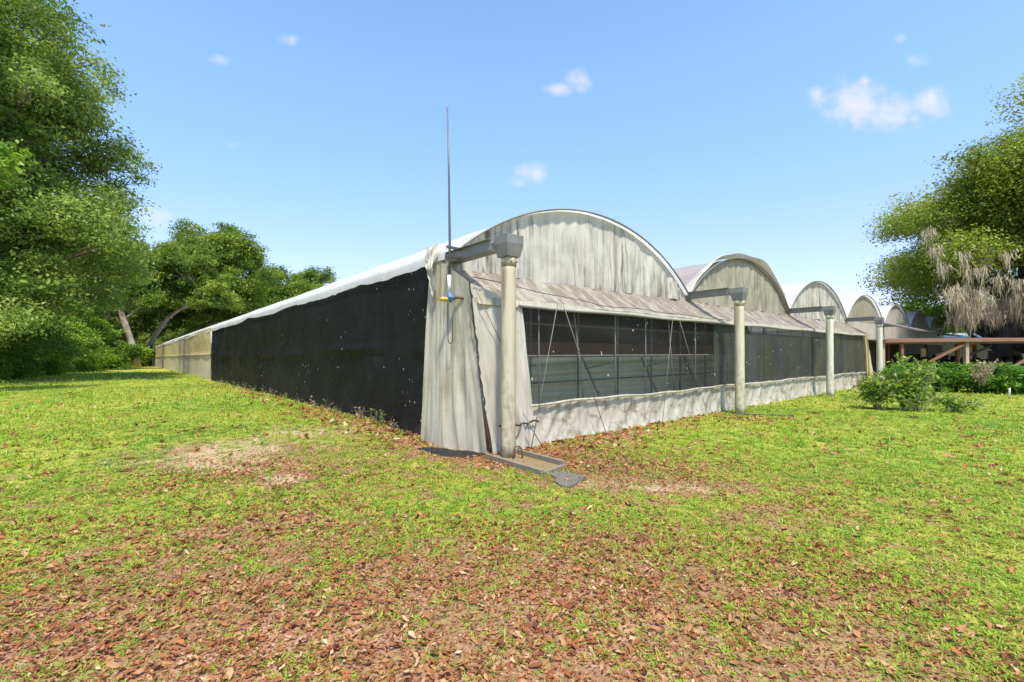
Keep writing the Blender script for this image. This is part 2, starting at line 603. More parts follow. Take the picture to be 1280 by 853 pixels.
def build_ground():
    rr = np.concatenate([[0.0], np.geomspace(.35, 30, 260), np.geomspace(31, 1500, 60)])
    na = 420
    a = np.linspace(0, 2 * math.pi, na, endpoint=False)
    X = rr[:, None] * np.cos(a)[None, :]
    Y = rr[:, None] * np.sin(a)[None, :]
    Z = gz(X, Y)
    Z = np.where(rr[:, None] > 300, .2 * 0, Z)
    V = np.stack([X, Y, Z], -1).reshape(-1, 3)
    i = np.arange(len(rr) - 1)[:, None] * na + np.arange(na)[None, :]
    j = np.arange(len(rr) - 1)[:, None] * na + (np.arange(na)[None, :] + 1) % na
    Fq = np.stack([i.ravel(), (i + na).ravel(), (j + na).ravel(), j.ravel()], 1)
    g, l, s = cover(V[:, 0], V[:, 1])
    o = link('ground', V, Fq, M['ground'], None, True, {'grass': g, 'litter': l, 'sand': s})
    tag(o, 'patchy lawn with fallen leaves and bare sandy spots', None, None, 'structure')


build_ground()

# ------------------------------------------------------------------ scattered ground cover
rng = np.random.RandomState(11)
VAR = bpy.data.collections.new('cover_sources')          # not linked to the scene: sources for scattering only


def blade_strip(base, ang, L, w, lean, rngl):
    d = np.array((math.cos(ang), math.sin(ang), 0))
    sd = np.array((-d[1], d[0], 0))
    pts = []
    for t, ww in ((0, .7), (.45, 1.0), (.8, .7)):
        p = base + d * (L * (math.sin(lean) * t + .25 * t * t * math.sin(lean))) + np.array((0, 0, L * (t * math.cos(lean) - .35 * t * t * math.sin(lean))))
        pts += [p - sd * w * ww / 2, p + sd * w * ww / 2]
    t = 1.0
    pts.append(base + d * (L * (math.sin(lean) * 1.25)) + np.array((0, 0, L * (math.cos(lean) - .45 * math.sin(lean)))))
    return pts, [(0, 1, 3, 2), (2, 3, 5, 4), (4, 5, 6)]


def tuft(name, n, L, w, spread, lean, seed):
    r = np.random.RandomState(seed)
    mb = MB()
    for _ in range(n):
        a = r.rand() * 6.28
        q = r.rand() ** .6 * spread
        b = np.array((math.cos(a) * q, math.sin(a) * q, -.004))
        P, Fs = blade_strip(b, a + r.randn() * .9, L * r.uniform(.6, 1.2), w * r.uniform(.7, 1.3), np.clip(r.normal(lean, .3), .1, 1.45), r)
        mb.add(P, Fs)
    me = bpy.data.meshes.new(name)
    me.from_pydata(mb.V, [], mb.F)
    me.materials.append(M['blade'])
    me.polygons.foreach_set('use_smooth', np.ones(len(me.polygons), bool))
    o = bpy.data.objects.new(name, me)
    return o


def dry_leaf(name, seed):
    r = np.random.RandomState(seed)
    mb = MB()
    n = 5
    curl, tw = r.uniform(.1, .7), r.uniform(-.5, .5)
    V, Fs = [], []
    for i in range(n + 1):
        t = i / n
        w = .42 * math.sin(math.pi * min(1, .06 + t * .94)) ** .75 * (1 + .25 * r.randn() * (0 < i < n))
        x = t - .5
        z = curl * .5 * (x * x) * 1.6
        for j in (-1, 0, 1):
            V.append((x, j * w * .5, z + abs(j) * w * r.uniform(.05, .45) + tw * j * x * .4))
    for i in range(n):
        for j in range(2):
            k = i * 3 + j
            Fs.append((k, k + 1, k + 4, k + 3))
    me = bpy.data.meshes.new(name)
    me.from_pydata(V, [], Fs)
    me.materials.append(M['litter'])
    o = bpy.data.objects.new(name, me)
    return o


def scatter(name, pts, rot, scl, idx, tint, sources, label, cat):
    col = bpy.data.collections.new(name + '_sources')
    for k, s in enumerate(sources):
        s.name = '%s_source_%02d' % (name, k)
        col.objects.link(s)
    me = bpy.data.meshes.new(name)
    me.vertices.add(len(pts))
    me.vertices.foreach_set('co', np.asarray(pts, np.float32).ravel())
    for nm, ty, a in (('rot', 'FLOAT_VECTOR', rot), ('scl', 'FLOAT', scl), ('idx', 'INT', idx), ('tint', 'FLOAT', tint)):
        at = me.attributes.new(nm, ty, 'POINT')
        a = np.asarray(a, np.int32 if ty == 'INT' else np.float32)
        at.data.foreach_set('vector' if ty == 'FLOAT_VECTOR' else 'value', a.ravel())
    o = bpy.data.objects.new(name, me)
    C.objects.link(o)
    ng = bpy.data.node_groups.new(name, 'GeometryNodeTree')
    ng.interface.new_socket('Geometry', in_out='INPUT', socket_type='NodeSocketGeometry')
    ng.interface.new_socket('Geometry', in_out='OUTPUT', socket_type='NodeSocketGeometry')
    N, Lk = ng.nodes, ng.links
    gi, go = N.new('NodeGroupInput'), N.new('NodeGroupOutput')
    ci = N.new('GeometryNodeCollectionInfo')
    ci.inputs['Collection'].default_value = col
    ci.inputs['Separate Children'].default_value = True
    ci.inputs['Reset Children'].default_value = True
    ip = N.new('GeometryNodeInstanceOnPoints')
    ip.inputs['Pick Instance'].default_value = True

    def at(nm, ty):
        x = N.new('GeometryNodeInputNamedAttribute')
        x.data_type = ty
        x.inputs['Name'].default_value = nm
        return x.outputs[0]
    e2r = N.new('FunctionNodeEulerToRotation')
    Lk.new(at('rot', 'FLOAT_VECTOR'), e2r.inputs[0])
    Lk.new(gi.outputs[0], ip.inputs['Points'])
    Lk.new(ci.outputs[0], ip.inputs['Instance'])
    Lk.new(at('idx', 'INT'), ip.inputs['Instance Index'])
    Lk.new(e2r.outputs[0], ip.inputs['Rotation'])
    Lk.new(at('scl', 'FLOAT'), ip.inputs['Scale'])
    Lk.new(ip.outputs[0], go.inputs[0])
    md = o.modifiers.new('scatter', 'NODES')
    md.node_group = ng
    tag(o, label, cat, None, 'stuff')
    return o


def ring_points(r0, r1, dens, half=R(68)):
    area = half * (r1 * r1 - r0 * r0)
    n = int(area * dens)
    rad = np.sqrt(rng.uniform(r0 * r0, r1 * r1, n))
    a = rng.uniform(-half, half, n)
    return rad * np.sin(a), rad * np.cos(a)


def build_cover():
    # grass
    P, S, T = [], [], []
    for r0, r1, dens, sc in ((.3, 5, 620, .8), (5, 9, 360, .95), (9, 16, 150, 1.25), (16, 30, 46, 1.9), (30, 60, 10, 2.9)):
        x, y = ring_points(r0, r1, dens)
        g, l, s = cover(x, y)
        u, v = uv_of(x, y)
        ok = (rng.rand(len(x)) < sstep(.12, .62, g)) & ~((u > 4.25) & (v > 6.1) & (u < 59) & (v < 104)) & (u > -9)
        ok |= (rng.rand(len(x)) < .20) & ~((u > 4.25) & (v > 6.1))
        x, y, g = x[ok], y[ok], g[ok]
        P.append(np.stack([x, y, gz(x, y)], 1))
        S.append(sc * rng.uniform(.65, 1.25, len(x)) * (.62 + .5 * g))
        yel = .41 + .22 * (fbm(x * .45, y * .45, 21) - .5) * 2.2 + .05 * sstep(8, 20, np.hypot(x, y))
        T.append(np.clip(yel + .16 * rng.randn(len(x)), 0, 1) * 1.0)
    P, S, T = np.concatenate(P), np.concatenate(S), np.concatenate(T)
    n = len(P)
    src = [tuft('t', 12, .07, .009, .04, 1.15, 1), tuft('t', 16, .06, .008, .05, 1.25, 2), tuft('t', 9, .085, .008, .03, .95, 3),
           tuft('t', 8, .055, .016, .02, 1.2, 4), tuft('t', 13, .065, .011, .045, 1.15, 5), tuft('t', 18, .05, .006, .05, .9, 6)]
    rot = np.stack([rng.normal(0, .12, n), rng.normal(0, .12, n), rng.uniform(0, 6.28, n)], 1)
    scatter('grass', P, rot, S, rng.randint(0, len(src), n), T, src, 'short yellow green grass and weeds growing in patches', 'grass')
    # leaves
    P, S = [], []
    for r0, r1, dens, sc in ((.3, 4.5, 1150, .033), (4.5, 8, 560, .043), (8, 14, 150, .08), (14, 28, 26, .11)):
        x, y = ring_points(r0, r1, dens)
        g, l, s = cover(x, y)
        u, v = uv_of(x, y)
        pr = sstep(.15, .75, l) * .9 + .08
        pr = pr * (1 - .75 * sstep(.4, .7, s))
        ok = (rng.rand(len(x)) < pr) & ~((u > 4.3) & (v > 6.15) & (u < 59) & (v < 104))
        x, y = x[ok], y[ok]
        P.append(np.stack([x, y, gz(x, y) + rng.uniform(.004, .022, len(x))], 1))
        S.append(sc * np.clip(np.exp(rng.normal(0, .38, len(x))), .4, 2.3))
    for r0, r1, dens, sc in ((.3, 4.5, 2600, .022), (4.5, 8.5, 1300, .027)):
        x, y = ring_points(r0, r1, dens)
        g, l, s = cover(x, y)
        u, v = uv_of(x, y)
        ok = (rng.rand(len(x)) < np.clip(.85 - .7 * g - .5 * s, .05, 1)) & ~((u > 4.3) & (v > 6.15))
        x, y = x[ok], y[ok]
        P.append(np.stack([x, y, gz(x, y) + rng.uniform(.002, .008, len(x))], 1))
        S.append(sc * rng.uniform(.5, 1.5, len(x)))
    P, S = np.concatenate(P), np.concatenate(S)
    n = len(P)
    rot = np.stack([rng.normal(0, .38, n), rng.normal(0, .38, n), rng.uniform(0, 6.28, n)], 1)
    src = [dry_leaf('l', 30 + k) for k in range(7)]
    scatter('leaf_litter', P, rot, S, rng.randint(0, 7, n), np.clip(rng.beta(2.0, 2.2, n), 0, 1), src, 'dry reddish brown leaves scattered over the ground', 'leaf litter')
    print('cover', n)


build_cover()

# ------------------------------------------------------------------ greenhouse
GH = thing('greenhouse', 'long gutter connected greenhouse of arched plastic roofs with black shade cloth side wall', 'greenhouse', B(4.4, 6.2, 0), YAW)
EDGE = [4.35, 12.5, 20.2, 27.9, 35.6, 43.3, 51.0, 58.7]
ZB, ZA, VG, VBACK = 3.30, 4.84, 6.9, 103.0


def arch_pts(k, n, dz=0.0):           # circle arc across bay k -> u, z arrays
    u0, u1 = EDGE[k], EDGE[k + 1]
    hw, rise = (u1 - u0) / 2, ZA - ZB
    Rr = (hw * hw + rise * rise) / (2 * rise)
    al = math.asin(hw / Rr)
    t = np.linspace(-al, al, n)
    return (u0 + u1) / 2 + (Rr + dz) * np.sin(t), ZA - Rr + (Rr + dz) * np.cos(t)


def surf_grid(name, U, Vv, Z, mat, parent=GH, smooth=True):
    n, m = U.shape
    P = np.stack([U * UD[0] + Vv * VD[0], U * UD[1] + Vv * VD[1], Z], -1)
    return link(name, P.reshape(-1, 3), grid_faces(n, m), mat, parent, smooth)


# barrel roofs
roof_mats = ['roof', 'roof_pink', 'roof_grey', 'roof', 'roof_grey', 'roof_grey', 'roof_grey']
roof_labels = [None, 'rosy brown weathered roof film', None, None, None, None, None]
for k in range(7):
    vs = np.concatenate([np.linspace(VG - .08, 16, 46 if k < 3 else 14), np.linspace(17, VBACK, 60 if k == 0 else 14)])
    u, z = arch_pts(k, 34)
    U = np.repeat(u[None, :], len(vs), 0)
    Z = np.repeat(z[None, :], len(vs), 0)
    W = np.repeat(vs[:, None], len(u), 1)
    sag = .025 * np.abs(np.sin(math.pi * (W - VG) / 1.5)) ** .7
    amp = .05 * (fbm(U * .8 + k * 7, W * .8, 31) - .5) + .03 * (fbm(U * 2.5 + k, W * 2.5, 32) - .5)
    Z = Z - sag + amp
    if k == 0:                        # hem hanging over the side wall
        rows = [(0, -.00), (-.04, -.10), (-.06, -.24)]
        hu = np.stack([np.full(len(vs), EDGE[0] - .02 + a) for a, b in rows[::-1]], 1)
        wob = .16 * (fbm(vs * .5, 0 * vs, 41) - .5) + .09 * (fbm(vs * 2.1, 0 * vs, 42) - .5)
        hz = np.stack([ZB + .17 + b + wob * (-b / .2) for a, b in rows[::-1]], 1)
        hz[:, 2] = np.maximum(hz[:, 2], Z[:, 0])
        U = np.concatenate([hu, U[:, 1:]], 1)
        Z = np.concatenate([hz, np.where(U[:, 3:] < 5.2, np.maximum(Z[:, 1:], hz[:, 2:3] + .01 + .3 * (U[:, 3:] - EDGE[0])), Z[:, 1:])], 1)
        W = np.concatenate([np.repeat(vs[:, None], 3, 1), W[:, 1:]], 1)
    o = surf_grid('roof_film', U, W, Z, M[roof_mats[k]])
    if roof_labels[k]:
        o['label'] = roof_labels[k]
    # front arch rib
    ru, rz = arch_pts(k, 40, .004)
    mb = MB()
    mb.tube([B(a, VG - .07, b) for a, b in zip(ru, rz)], .019, 8)
    mb.build('arch_rib', M['galv'], o, True)
    # gable panel with hanging folds
    m = 190 if k < 3 else 60
    nz = 22
    ru, rz = arch_pts(k, m, -.01)
    t = np.linspace(0, 1, nz)[:, None]
    zl = 3.13 - .02 * np.sin(ru * 3.1)
    U = np.repeat(ru[None, :], nz, 0)
    Z = zl[None, :] + t * (rz - zl)[None, :]
    a = fbm(U * 2.6 + .35 * np.sin(Z * 1.3 + U), Z * .35, 50 + k, 3)
    fold = .20 * np.abs(a - .5) * 2 * (1.1 - .6 * t) + .05 * (fbm(U * 7, Z * .8, 60 + k, 2) - .5) + .025 * (fbm(U * 3, Z * 4, 63 + k, 3) - .5)
    if k > 2:
        fold *= .45
    W = VG + .05 - fold * (1 - t ** 6) * sstep(0, .25, (rz - zl))[None, :]
    o = surf_grid('gable_panel', U, W, Z, M['gable'] if k in (0, 2, 4, 5, 6) else M['gable_tan'])

# billowed loose film over the second gable
th = np.linspace(0, 1, 70)
ru, rz = arch_pts(1, 70)
du, dz = ru - 16.35, rz - (ZA - 6.0)
L = np.hypot(du, dz)
vs = np.linspace(0, 1, 9)
lift = .07 + .15 * np.exp(-((th - .66) / .13) ** 2) + .18 * np.exp(-((th - .30) / .16) ** 2) * .5 + .015 * np.sin(th * 31)
lift *= sstep(0, .1, th) * sstep(1, .88, th)
T_, S_ = np.meshgrid(th, vs)
off = lift[None, :] * np.sin(S_ * 1.9) + .008 * np.sin(T_ * 37 + S_ * 5) * S_
U = ru[None, :] + off * (du / L)[None, :]
Z = rz[None, :] + off * (dz / L)[None, :] + .02
W = VG + .25 - S_ * (.32 + .3 * lift[None, :])
surf_grid('loose_film', U, W, Z, M['pale'])['label'] = 'loose billowing strip of pale film along the arch edge'

# valley gutters reaching out over the front
for k in range(0, 8):
    if k > 4:
        continue
    uu = EDGE[k] + (.18 if k == 0 else 0.1)
    mb = MB()
    v0, v1, w, h, zc = 5.72, (7.6 if k else 8.6), .20, .17, 3.34 - .03 * (k > 0)
    for du_ in (-w / 2, w / 2):
        mb.beam(B(uu + du_, v0, zc), B(uu + du_, v1, zc), .012, h)
    mb.beam(B(uu, v0, zc - h / 2), B(uu, v1, zc - h / 2), w + .012, .012)
    for du_ in (-w / 2 - .02, w / 2 + .02):
        mb.beam(B(uu + du_, v0, zc + h / 2), B(uu + du_, v1, zc + h / 2), .06, .012)
    mb.build('gutter', M['galv'], GH)

# sloping skirt roof
m, n = 420, 16
u = np.linspace(4.42, 28.0, m)
t = np.linspace(0, 1, n)[:, None]
U = np.repeat(u[None, :], n, 0)
wr = fbm(U * 2.0 - t * 2.2, t * 1.3, 71, 3) - .5
W = 6.93 - .83 * t + 0 * U
Z = 3.16 - .60 * t + .11 * wr * np.sin(math.pi * np.clip(t, .02, 1)) ** .6 + .05 * (fbm(U * 6 - t * 5, t * 3, 72, 3) - .5) - .03 * np.sin(math.pi * t)
surf_grid('skirt_roof', U, W, Z, M['skirt'])
# valance below it and the roll pipe
zz = np.linspace(0, 1, 5)[:, None]
U = np.repeat(u[None, :], 5, 0)
W = 6.10 - .02 - .03 * zz + .02 * (fbm(U * 4, zz * 2, 75) - .5)
Z = 2.575 - .13 * zz + .03 * (fbm(U * 1.7, 0 * U, 76) - .5)
val = surf_grid('valance', U, W, Z, M['corner'])
mb = MB()
mb.tube([B(a, 6.045, 2.475 + .012 * math.sin(a * 1.7)) for a in np.linspace(5.28, 27.6, 60)], .032, 8)
mb.build('roll_pipe', M['bar'], val, True)

# lower curtain with drawn folds
m, n = 460, 16
u = np.linspace(5.2, 28.9, m)
t = np.linspace(0, 1, n)[:, None]
U = np.repeat(u[None, :], n, 0)
a = fbm(U * 3.0 + t * 1.8, t * .4, 81, 3) - .5
Z = .72 - t * .78 + .035 * (fbm(U * 1.5, 0 * U, 83) - .5) * (1 - t) * 2
W = 6.10 + .06 * t - .10 * np.abs(a) * 2 * (.3 + t) - .05 * (fbm(U * 9 + 4 * t, t, 84, 2) - .5) - .10 * t ** 3
low = surf_grid('lower_curtain', U, W, Z, M['curtain'])
mb = MB()
mb.tube([B(a, 6.04, .715 + .018 * math.sin(a * 1.1) + .01 * math.sin(a * 4)) for a in np.linspace(5.5, 27.9, 80)], .024, 7)
mb.build('sill_pipe', M['corner'], low, True)

# insect screens, one stretch per bay
for (u0, u1, mat) in ((5.33, 12.5, 'screen_a'), (12.5, 20.2, 'screen_b'), (20.2, 27.6, 'screen_c')):
    n, m = 12, 60
    t = np.linspace(0, 1, n)[:, None]
    s = np.linspace(0, 1, m)[None, :]
    a0 = u0 + (t * .22 if u0 < 6 else 0 * t)
    a1 = u1 + (t * .35 if u1 > 27 else 0 * t)
    U = a0 + (a1 - a0) * s
    Z = 2.50 - t * 1.83 + 0 * s
    W = 6.13 + .02 * (fbm(U * 1.2, Z * .8, 91) - .5) + 0 * U
    surf_grid('insect_screen', U, W, Z, M[mat])

# bars behind the screen
for i, a in enumerate(np.arange(5.95, 27.5, 1.15)):
    if a > 20.5 and i % 2:
        continue
    mb = MB()
    lean = .22 if i % 3 == 1 else .02
    mb.tube([B(a - lean, 6.22, 2.6), B(a + lean, 6.22 + .05, .05)], .015, 6)
    mb.build('window_bar', M['galv'], GH, True)
mb = MB()
mb.beam(B(5.3, 6.3, 1.60), B(20, 6.3, 1.60), .022, .025)
mb.build('window_rail', M['bar'], GH)
for a in (5.6, 7.9, 10.2, 12.3):
    mb = MB()
    mb.beam(B(a, 6.9, 1.55), B(a + .55, 6.6, .25), .045, .045)
    mb.beam(B(a + .1, 6.9, 1.3), B(a + .6, 6.6, 1.42), .03, .03)
    mb.build('knee_brace', M['galv_dark'], GH)
for a in np.arange(5.2, 19, 1.53):
    mb = MB()
    mb.beam(B(a, 7.35, 0), B(a + .05, 7.35, 3.1), .04, .04, (0, 1, 0))
    mb.build('inner_post', M['galv_dark'], GH)
for zq in (1.0, 2.3):
    mb = MB()
    mb.beam(B(4.6, 7.42, zq), B(19.5, 7.42, zq), .03, .04)
    mb.build('inner_rail', M['galv_dark'], GH)
# sheets hanging inside
U, Zg = np.meshgrid(np.linspace(4.5, 20, 160), np.linspace(.42, 1.56, 40))
W = 7.7 + .06 * np.sin(Zg * 24 + 2.5 * fbm(U * .5, Zg * 2, 95)) + .08 * fbm(U * .8, Zg, 96)
surf_grid('inner_curtain', U, W, Zg, M['inner'])
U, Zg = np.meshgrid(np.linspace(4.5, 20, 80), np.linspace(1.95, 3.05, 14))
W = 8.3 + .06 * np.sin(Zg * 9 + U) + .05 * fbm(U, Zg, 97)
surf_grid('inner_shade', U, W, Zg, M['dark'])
U, Zg = np.meshgrid(np.linspace(4.5, 20, 40), np.linspace(1.6, 1.93, 4))
surf_grid('inner_band', U, 8.2 + 0 * U, Zg, M['brown_pipe'])
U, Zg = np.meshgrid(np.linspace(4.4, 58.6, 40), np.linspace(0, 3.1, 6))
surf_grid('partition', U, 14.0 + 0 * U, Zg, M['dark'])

# side wall: black shade cloth, then beige film to the far end
vs = np.concatenate([np.linspace(7.18, 12, 60), np.linspace(12.2, 33.6, 110)])
zs = np.linspace(0, 1, 34)
Vv, T_ = np.meshgrid(vs, zs)
ztop = ZB + .05 + .10 * (fbm(vs * .5, 0 * vs, 41) - .5)
Z = -.05 + .08 * sstep(7, 9, Vv) + T_ * (ztop[None, :] + .02)
bulge = .16 * (fbm(Vv * .45, Z * .6, 101, 3) - .5) + .10 * (fbm(Vv * 1.6 + Z, Z * 1.0, 102, 3) - .5) + .02 * (fbm(Vv * 5, Z * 5, 103, 2) - .5)
seam = -.09 * np.exp(-((Z - 1.72 - .04 * np.sin(Vv * .7)) / .03) ** 2)
U = EDGE[0] - .03 + bulge * np.sin(math.pi * np.clip(T_, .05, 1)) + seam - .05 * (1 - T_) ** 6
surf_grid('shade_cloth', U, Vv, Z, M['shade'])
vs = np.linspace(33.5, VBACK, 150)
for za, zb_, mt in ((1.78, ZB + .15, 'beige'), (.04, 1.80, 'beige_low')):
    Vv, T_ = np.meshgrid(vs, np.linspace(0, 1, 14))
    Z = za + T_ * (zb_ - za)
    fold = np.abs(((Vv - 33.5) / 5.2) % 1 - .5) * 2
    U = EDGE[0] - .05 + .12 * (fbm(Vv * .4, Z * .8, 111, 3) - .5) - .05 * np.exp(-((Z - 1.79) / .05) ** 2) - .05 * fold ** 14
    surf_grid('side_wall', U, Vv, Z, M[mt])
mb = MB()
mb.tube([B(EDGE[0] - .10, a, 1.77 + .02 * math.sin(a)) for a in np.linspace(33.6, VBACK, 60)], .02, 6)
mb.build('wall_rail', M['wood'], GH, True)
mb = MB()
mb.tube([B(EDGE[0] - .1 + .03 * math.sin(a * 2), a, .12 * float(sstep(7, 9, a)) + .06 + .02 * math.sin(a * 1.3)) for a in np.linspace(7.2, 33.4, 60)], .035, 7)
mb.build('hem_pipe', M['black_scrap'], GH, True)
# far end and far side, plain
mb = MB()
mb.add([B(EDGE[0], VBACK, 0), B(EDGE[-1], VBACK, 0), B(EDGE[-1], VBACK, 3.3), B(EDGE[0], VBACK, 3.3)], [(0, 1, 2, 3)])
for k in range(7):
    ru, rz = arch_pts(k, 16)
    mb.add([B(a, VBACK - .01, b) for a, b in zip(ru, rz)], [tuple(range(16))])
mb.build('end_wall', M['beige'], GH)
mb = MB()
mb.add([B(EDGE[-1], VG, 0), B(EDGE[-1], VBACK, 0), B(EDGE[-1], VBACK, 3.3), B(EDGE[-1], VG, 3.3)], [(0, 1, 2, 3)])
mb.build('side_wall', M['pale'], GH)

# corner plastic: three hanging sheets


def sheet(name, top, bot, mat, seed, amp=.05, n=26, m=30, flare=.0, out=(0, 0)):
    """between a top polyline and a bottom polyline given in (u,v,z)"""
    top, bot = np.array(top, float), np.array(bot, float)
    s = np.linspace(0, 1, m)

    def samp(p):
        d = np.r_[0, np.cumsum(np.linalg.norm(np.diff(p, axis=0), axis=1))]
        d /= d[-1]
        return np.stack([np.interp(s, d, p[:, i]) for i in range(3)], 1)
    a, b = samp(top), samp(bot)
    t = np.linspace(0, 1, n)[:, None, None]
    P = a[None] + (b - a)[None] * t
    S_, T_ = np.meshgrid(s, np.linspace(0, 1, n))
    w = np.linalg.norm(bot[-1] - bot[0])
    dsp = amp * (2 * np.abs(fbm(S_ * w * 4 + T_ * .8, T_ * .9, seed, 3) - .5) + .8 * (fbm(S_ * w * 9, T_ * 3, seed + 1, 2) - .5)) * (.35 + T_)
    P[..., 0] += out[0] * dsp
    P[..., 1] += out[1] * dsp
    return surf_grid(name, P[..., 0], P[..., 1], P[..., 2], M[mat])


sheet('corner_curtain', [(4.28, 7.32, 3.36), (4.30, 6.86, 3.22)], [(4.16, 7.46, 0.02), (4.22, 6.78, -.04)], 'corner', 121, .06, out=(-1, 0))
sheet('corner_curtain', [(4.31, 6.88, 3.22), (4.30, 6.14, 2.80)], [(4.24, 6.80, -.04), (4.60, 6.02, -.04)], 'corner', 124, .10, out=(-.9, -.4))
sheet('corner_curtain', [(4.30, 6.13, 2.78), (5.38, 6.08, 2.52)], [(4.63, 6.02, -.04), (5.66, 6.00, -.04)], 'pale', 127, .15, out=(0, -1), m=50)
mb = MB()                             # lacing down the seam
pth = []
for i in range(40):
    t = i / 39
    pth.append(B(4.285 + .33 * t - .035 + .012 * math.sin(i * 1.9) + .014 * math.sin(i * .53), 6.08 - .11 * t, 2.84 - 2.8 * t + .0) + 0)
mb.tube(pth, [.009 + .012 * abs(math.sin(i * 1.3)) * abs(math.sin(i * .37)) for i in range(40)], 6)
mb.build('lacing_cord', M['cord'], GH, True)
mb = MB()                             # tie strip low on the front sheet
mb.tube([B(4.75 + .9 * i / 14, 5.94 - .02 * math.sin(i * 2.2), .44 + .02 * math.sin(i * 1.7) + .015 * math.sin(i * .6)) for i in range(15)], .018, 6)
mb.build('tie_strip', M['cord'], GH, True)
mb = MB()                             # cable along the skirt
mb.tube([B(4.3 + 9 * i / 40, 6.03, 2.86 - .235 * min(1, i / 14) + .012 * math.sin(i * .7) - .0035 * max(0, i - 20)) for i in range(41)], .007, 5)
mb.build('skirt_cable', M['cord'], GH, True)
# crumpled flap at the eave corner
Sg, Tg = np.meshgrid(np.linspace(0, 1, 14), np.linspace(0, 1, 26))
cr = fbm(Sg * 5, Tg * 6, 131, 3) - .5
Uf = 4.22 - .10 * Tg * (1 - Tg) * 4 * .8 + .16 * cr
Vf = 7.02 + (.26 * (1 - Tg) + .12) * (Sg - .2) + .15 * np.sin(Tg * 7) * .3 + .08 * cr
Zf = 3.52 - .98 * Tg + .05 * np.sin(Sg * 8)
surf_grid('torn_flap', Uf, Vf, Zf, M['pale'])
# flared end panel after the third bay
sheet('end_panel', [(27.55, 6.06, 2.56), (28.2, 6.10, 2.60)], [(28.0, 6.0, -.04), (29.25, 6.0, -.04)], 'beige', 135, .05, out=(0, -1))
sheet('end_panel', [(28.2, 6.10, 2.60), (28.1, 6.95, 3.15)], [(29.25, 6.0, -.04), (29.3, 6.95, -.04)], 'beige', 137, .03, out=(1, 0))
# front wall of the farther bays, set back
sheet('fascia', [(27.9, 6.9, 3.32), (58.7, 6.9, 3.32)], [(27.9, 6.9, 2.35), (58.7, 6.9, 2.35)], 'pale', 141, .03, out=(0, -1), m=80)
U, Zg = np.meshgrid(np.linspace(27.9, 58.7, 60), np.linspace(.55, 2.36, 12))
surf_grid('insect_screen', U, 6.95 + 0 * U, Zg, M['screen_c'])
sheet('lower_curtain', [(27.9, 6.92, .6), (58.7, 6.92, .6)], [(27.9, 6.86, -.05), (58.7, 6.86, -.05)], 'curtain', 143, .04, out=(0, -1), m=80)

# ------------------------------------------------------------------ downpipes


def downpipe(u, v, zt, r, mat, label, lean=0.0, s=1.0):
    p = B(u, v, 0)
    p[2] = float(gz(p[0], p[1])) - .02
    t = thing('downpipe', label, 'downpipe', p, YAW, 'downpipes along the front of the greenhouse')
    mb = MB()
    k = 14
    pts = [B(u + lean * (1 - i / (k - 1)) * -1, v, p[2] + (zt - p[2]) * i / (k - 1)) for i in range(k)]
    mb.tube(pts, [r * (1 + .02 * math.sin(i * 1.9)) for i in range(k)], 24)
    pipe = mb.build('pipe', M[mat], t, True)
    mb = MB()
    mb.tube([B(u, v, zt - .16), B(u, v, zt + .01)], r * 1.025, 24)
    mb.build('pipe_sleeve', M[mat], pipe, True)
    # tapered hopper, with rim
    mb = MB()
    a, b = .128 * s, .165 * s
    z0, z1, z2 = zt - .01, zt + .19 * s, zt + .32 * s
    q = lambda w, z: [B(u - w, v - w, z), B(u + w, v - w, z), B(u + w, v + w, z), B(u - w, v + w, z)]
    P = q(a, z0) + q(b, z1) + q(b, z2) + q(b - .015, z2) + q(b - .015, z1) + q(a - .01, z0 + .02)
    Fs = [(3, 2, 1, 0)]
    for l in range(5):
        for i in range(4):
            Fs.append((l * 4 + i, l * 4 + (i + 1) % 4, l * 4 + 4 + (i + 1) % 4, l * 4 + 4 + i))
    mb.add(P, Fs)
    mb.build('hopper', M['galv'], t)
    for du in (-.06, .06):
        mb = MB()
        c = B(u + du, v - r * 1.0 + .004, zt - .09)
        mb.tube([c, c - VD * .02], .012, 8)
        mb.build('bolt', M['galv_dark'], pipe, True)
    return t


downpipe(4.66, 5.56, 3.15, .116, 'pvc_a', 'nearest thick beige downpipe standing in the concrete trough at the corner', .04)
downpipe(12.64, 5.50, 3.05, .124, 'pvc_b', 'downpipe with a yellow green algae streak between the first two screened bays', 0, 1.0)
downpipe(20.15, 5.48, 3.05, .121, 'pvc_c', 'pale downpipe in front of the mossy far end of the screens', 0, 1.0)
downpipe(27.95, 5.55, 3.02, .12, 'pvc_c', 'farthest pale downpipe standing behind the leggy shrubs', 0, 1.0)

# collector pipe running on from the last downpipe
mb = MB()
mb.tube([B(28.1 + (56 - 28.1) * i / 20, 5.5, 3.12 - .10 * math.sin(math.pi * i / 20)) for i in range(21)], .075, 8)
o = mb.build('overhead_pipe', M['pipe_grey'], None, True, B(28.1, 5.5, 3.0))
tag(o, 'long grey pipe running level from the farthest downpipe above the shed roof', 'pipe')

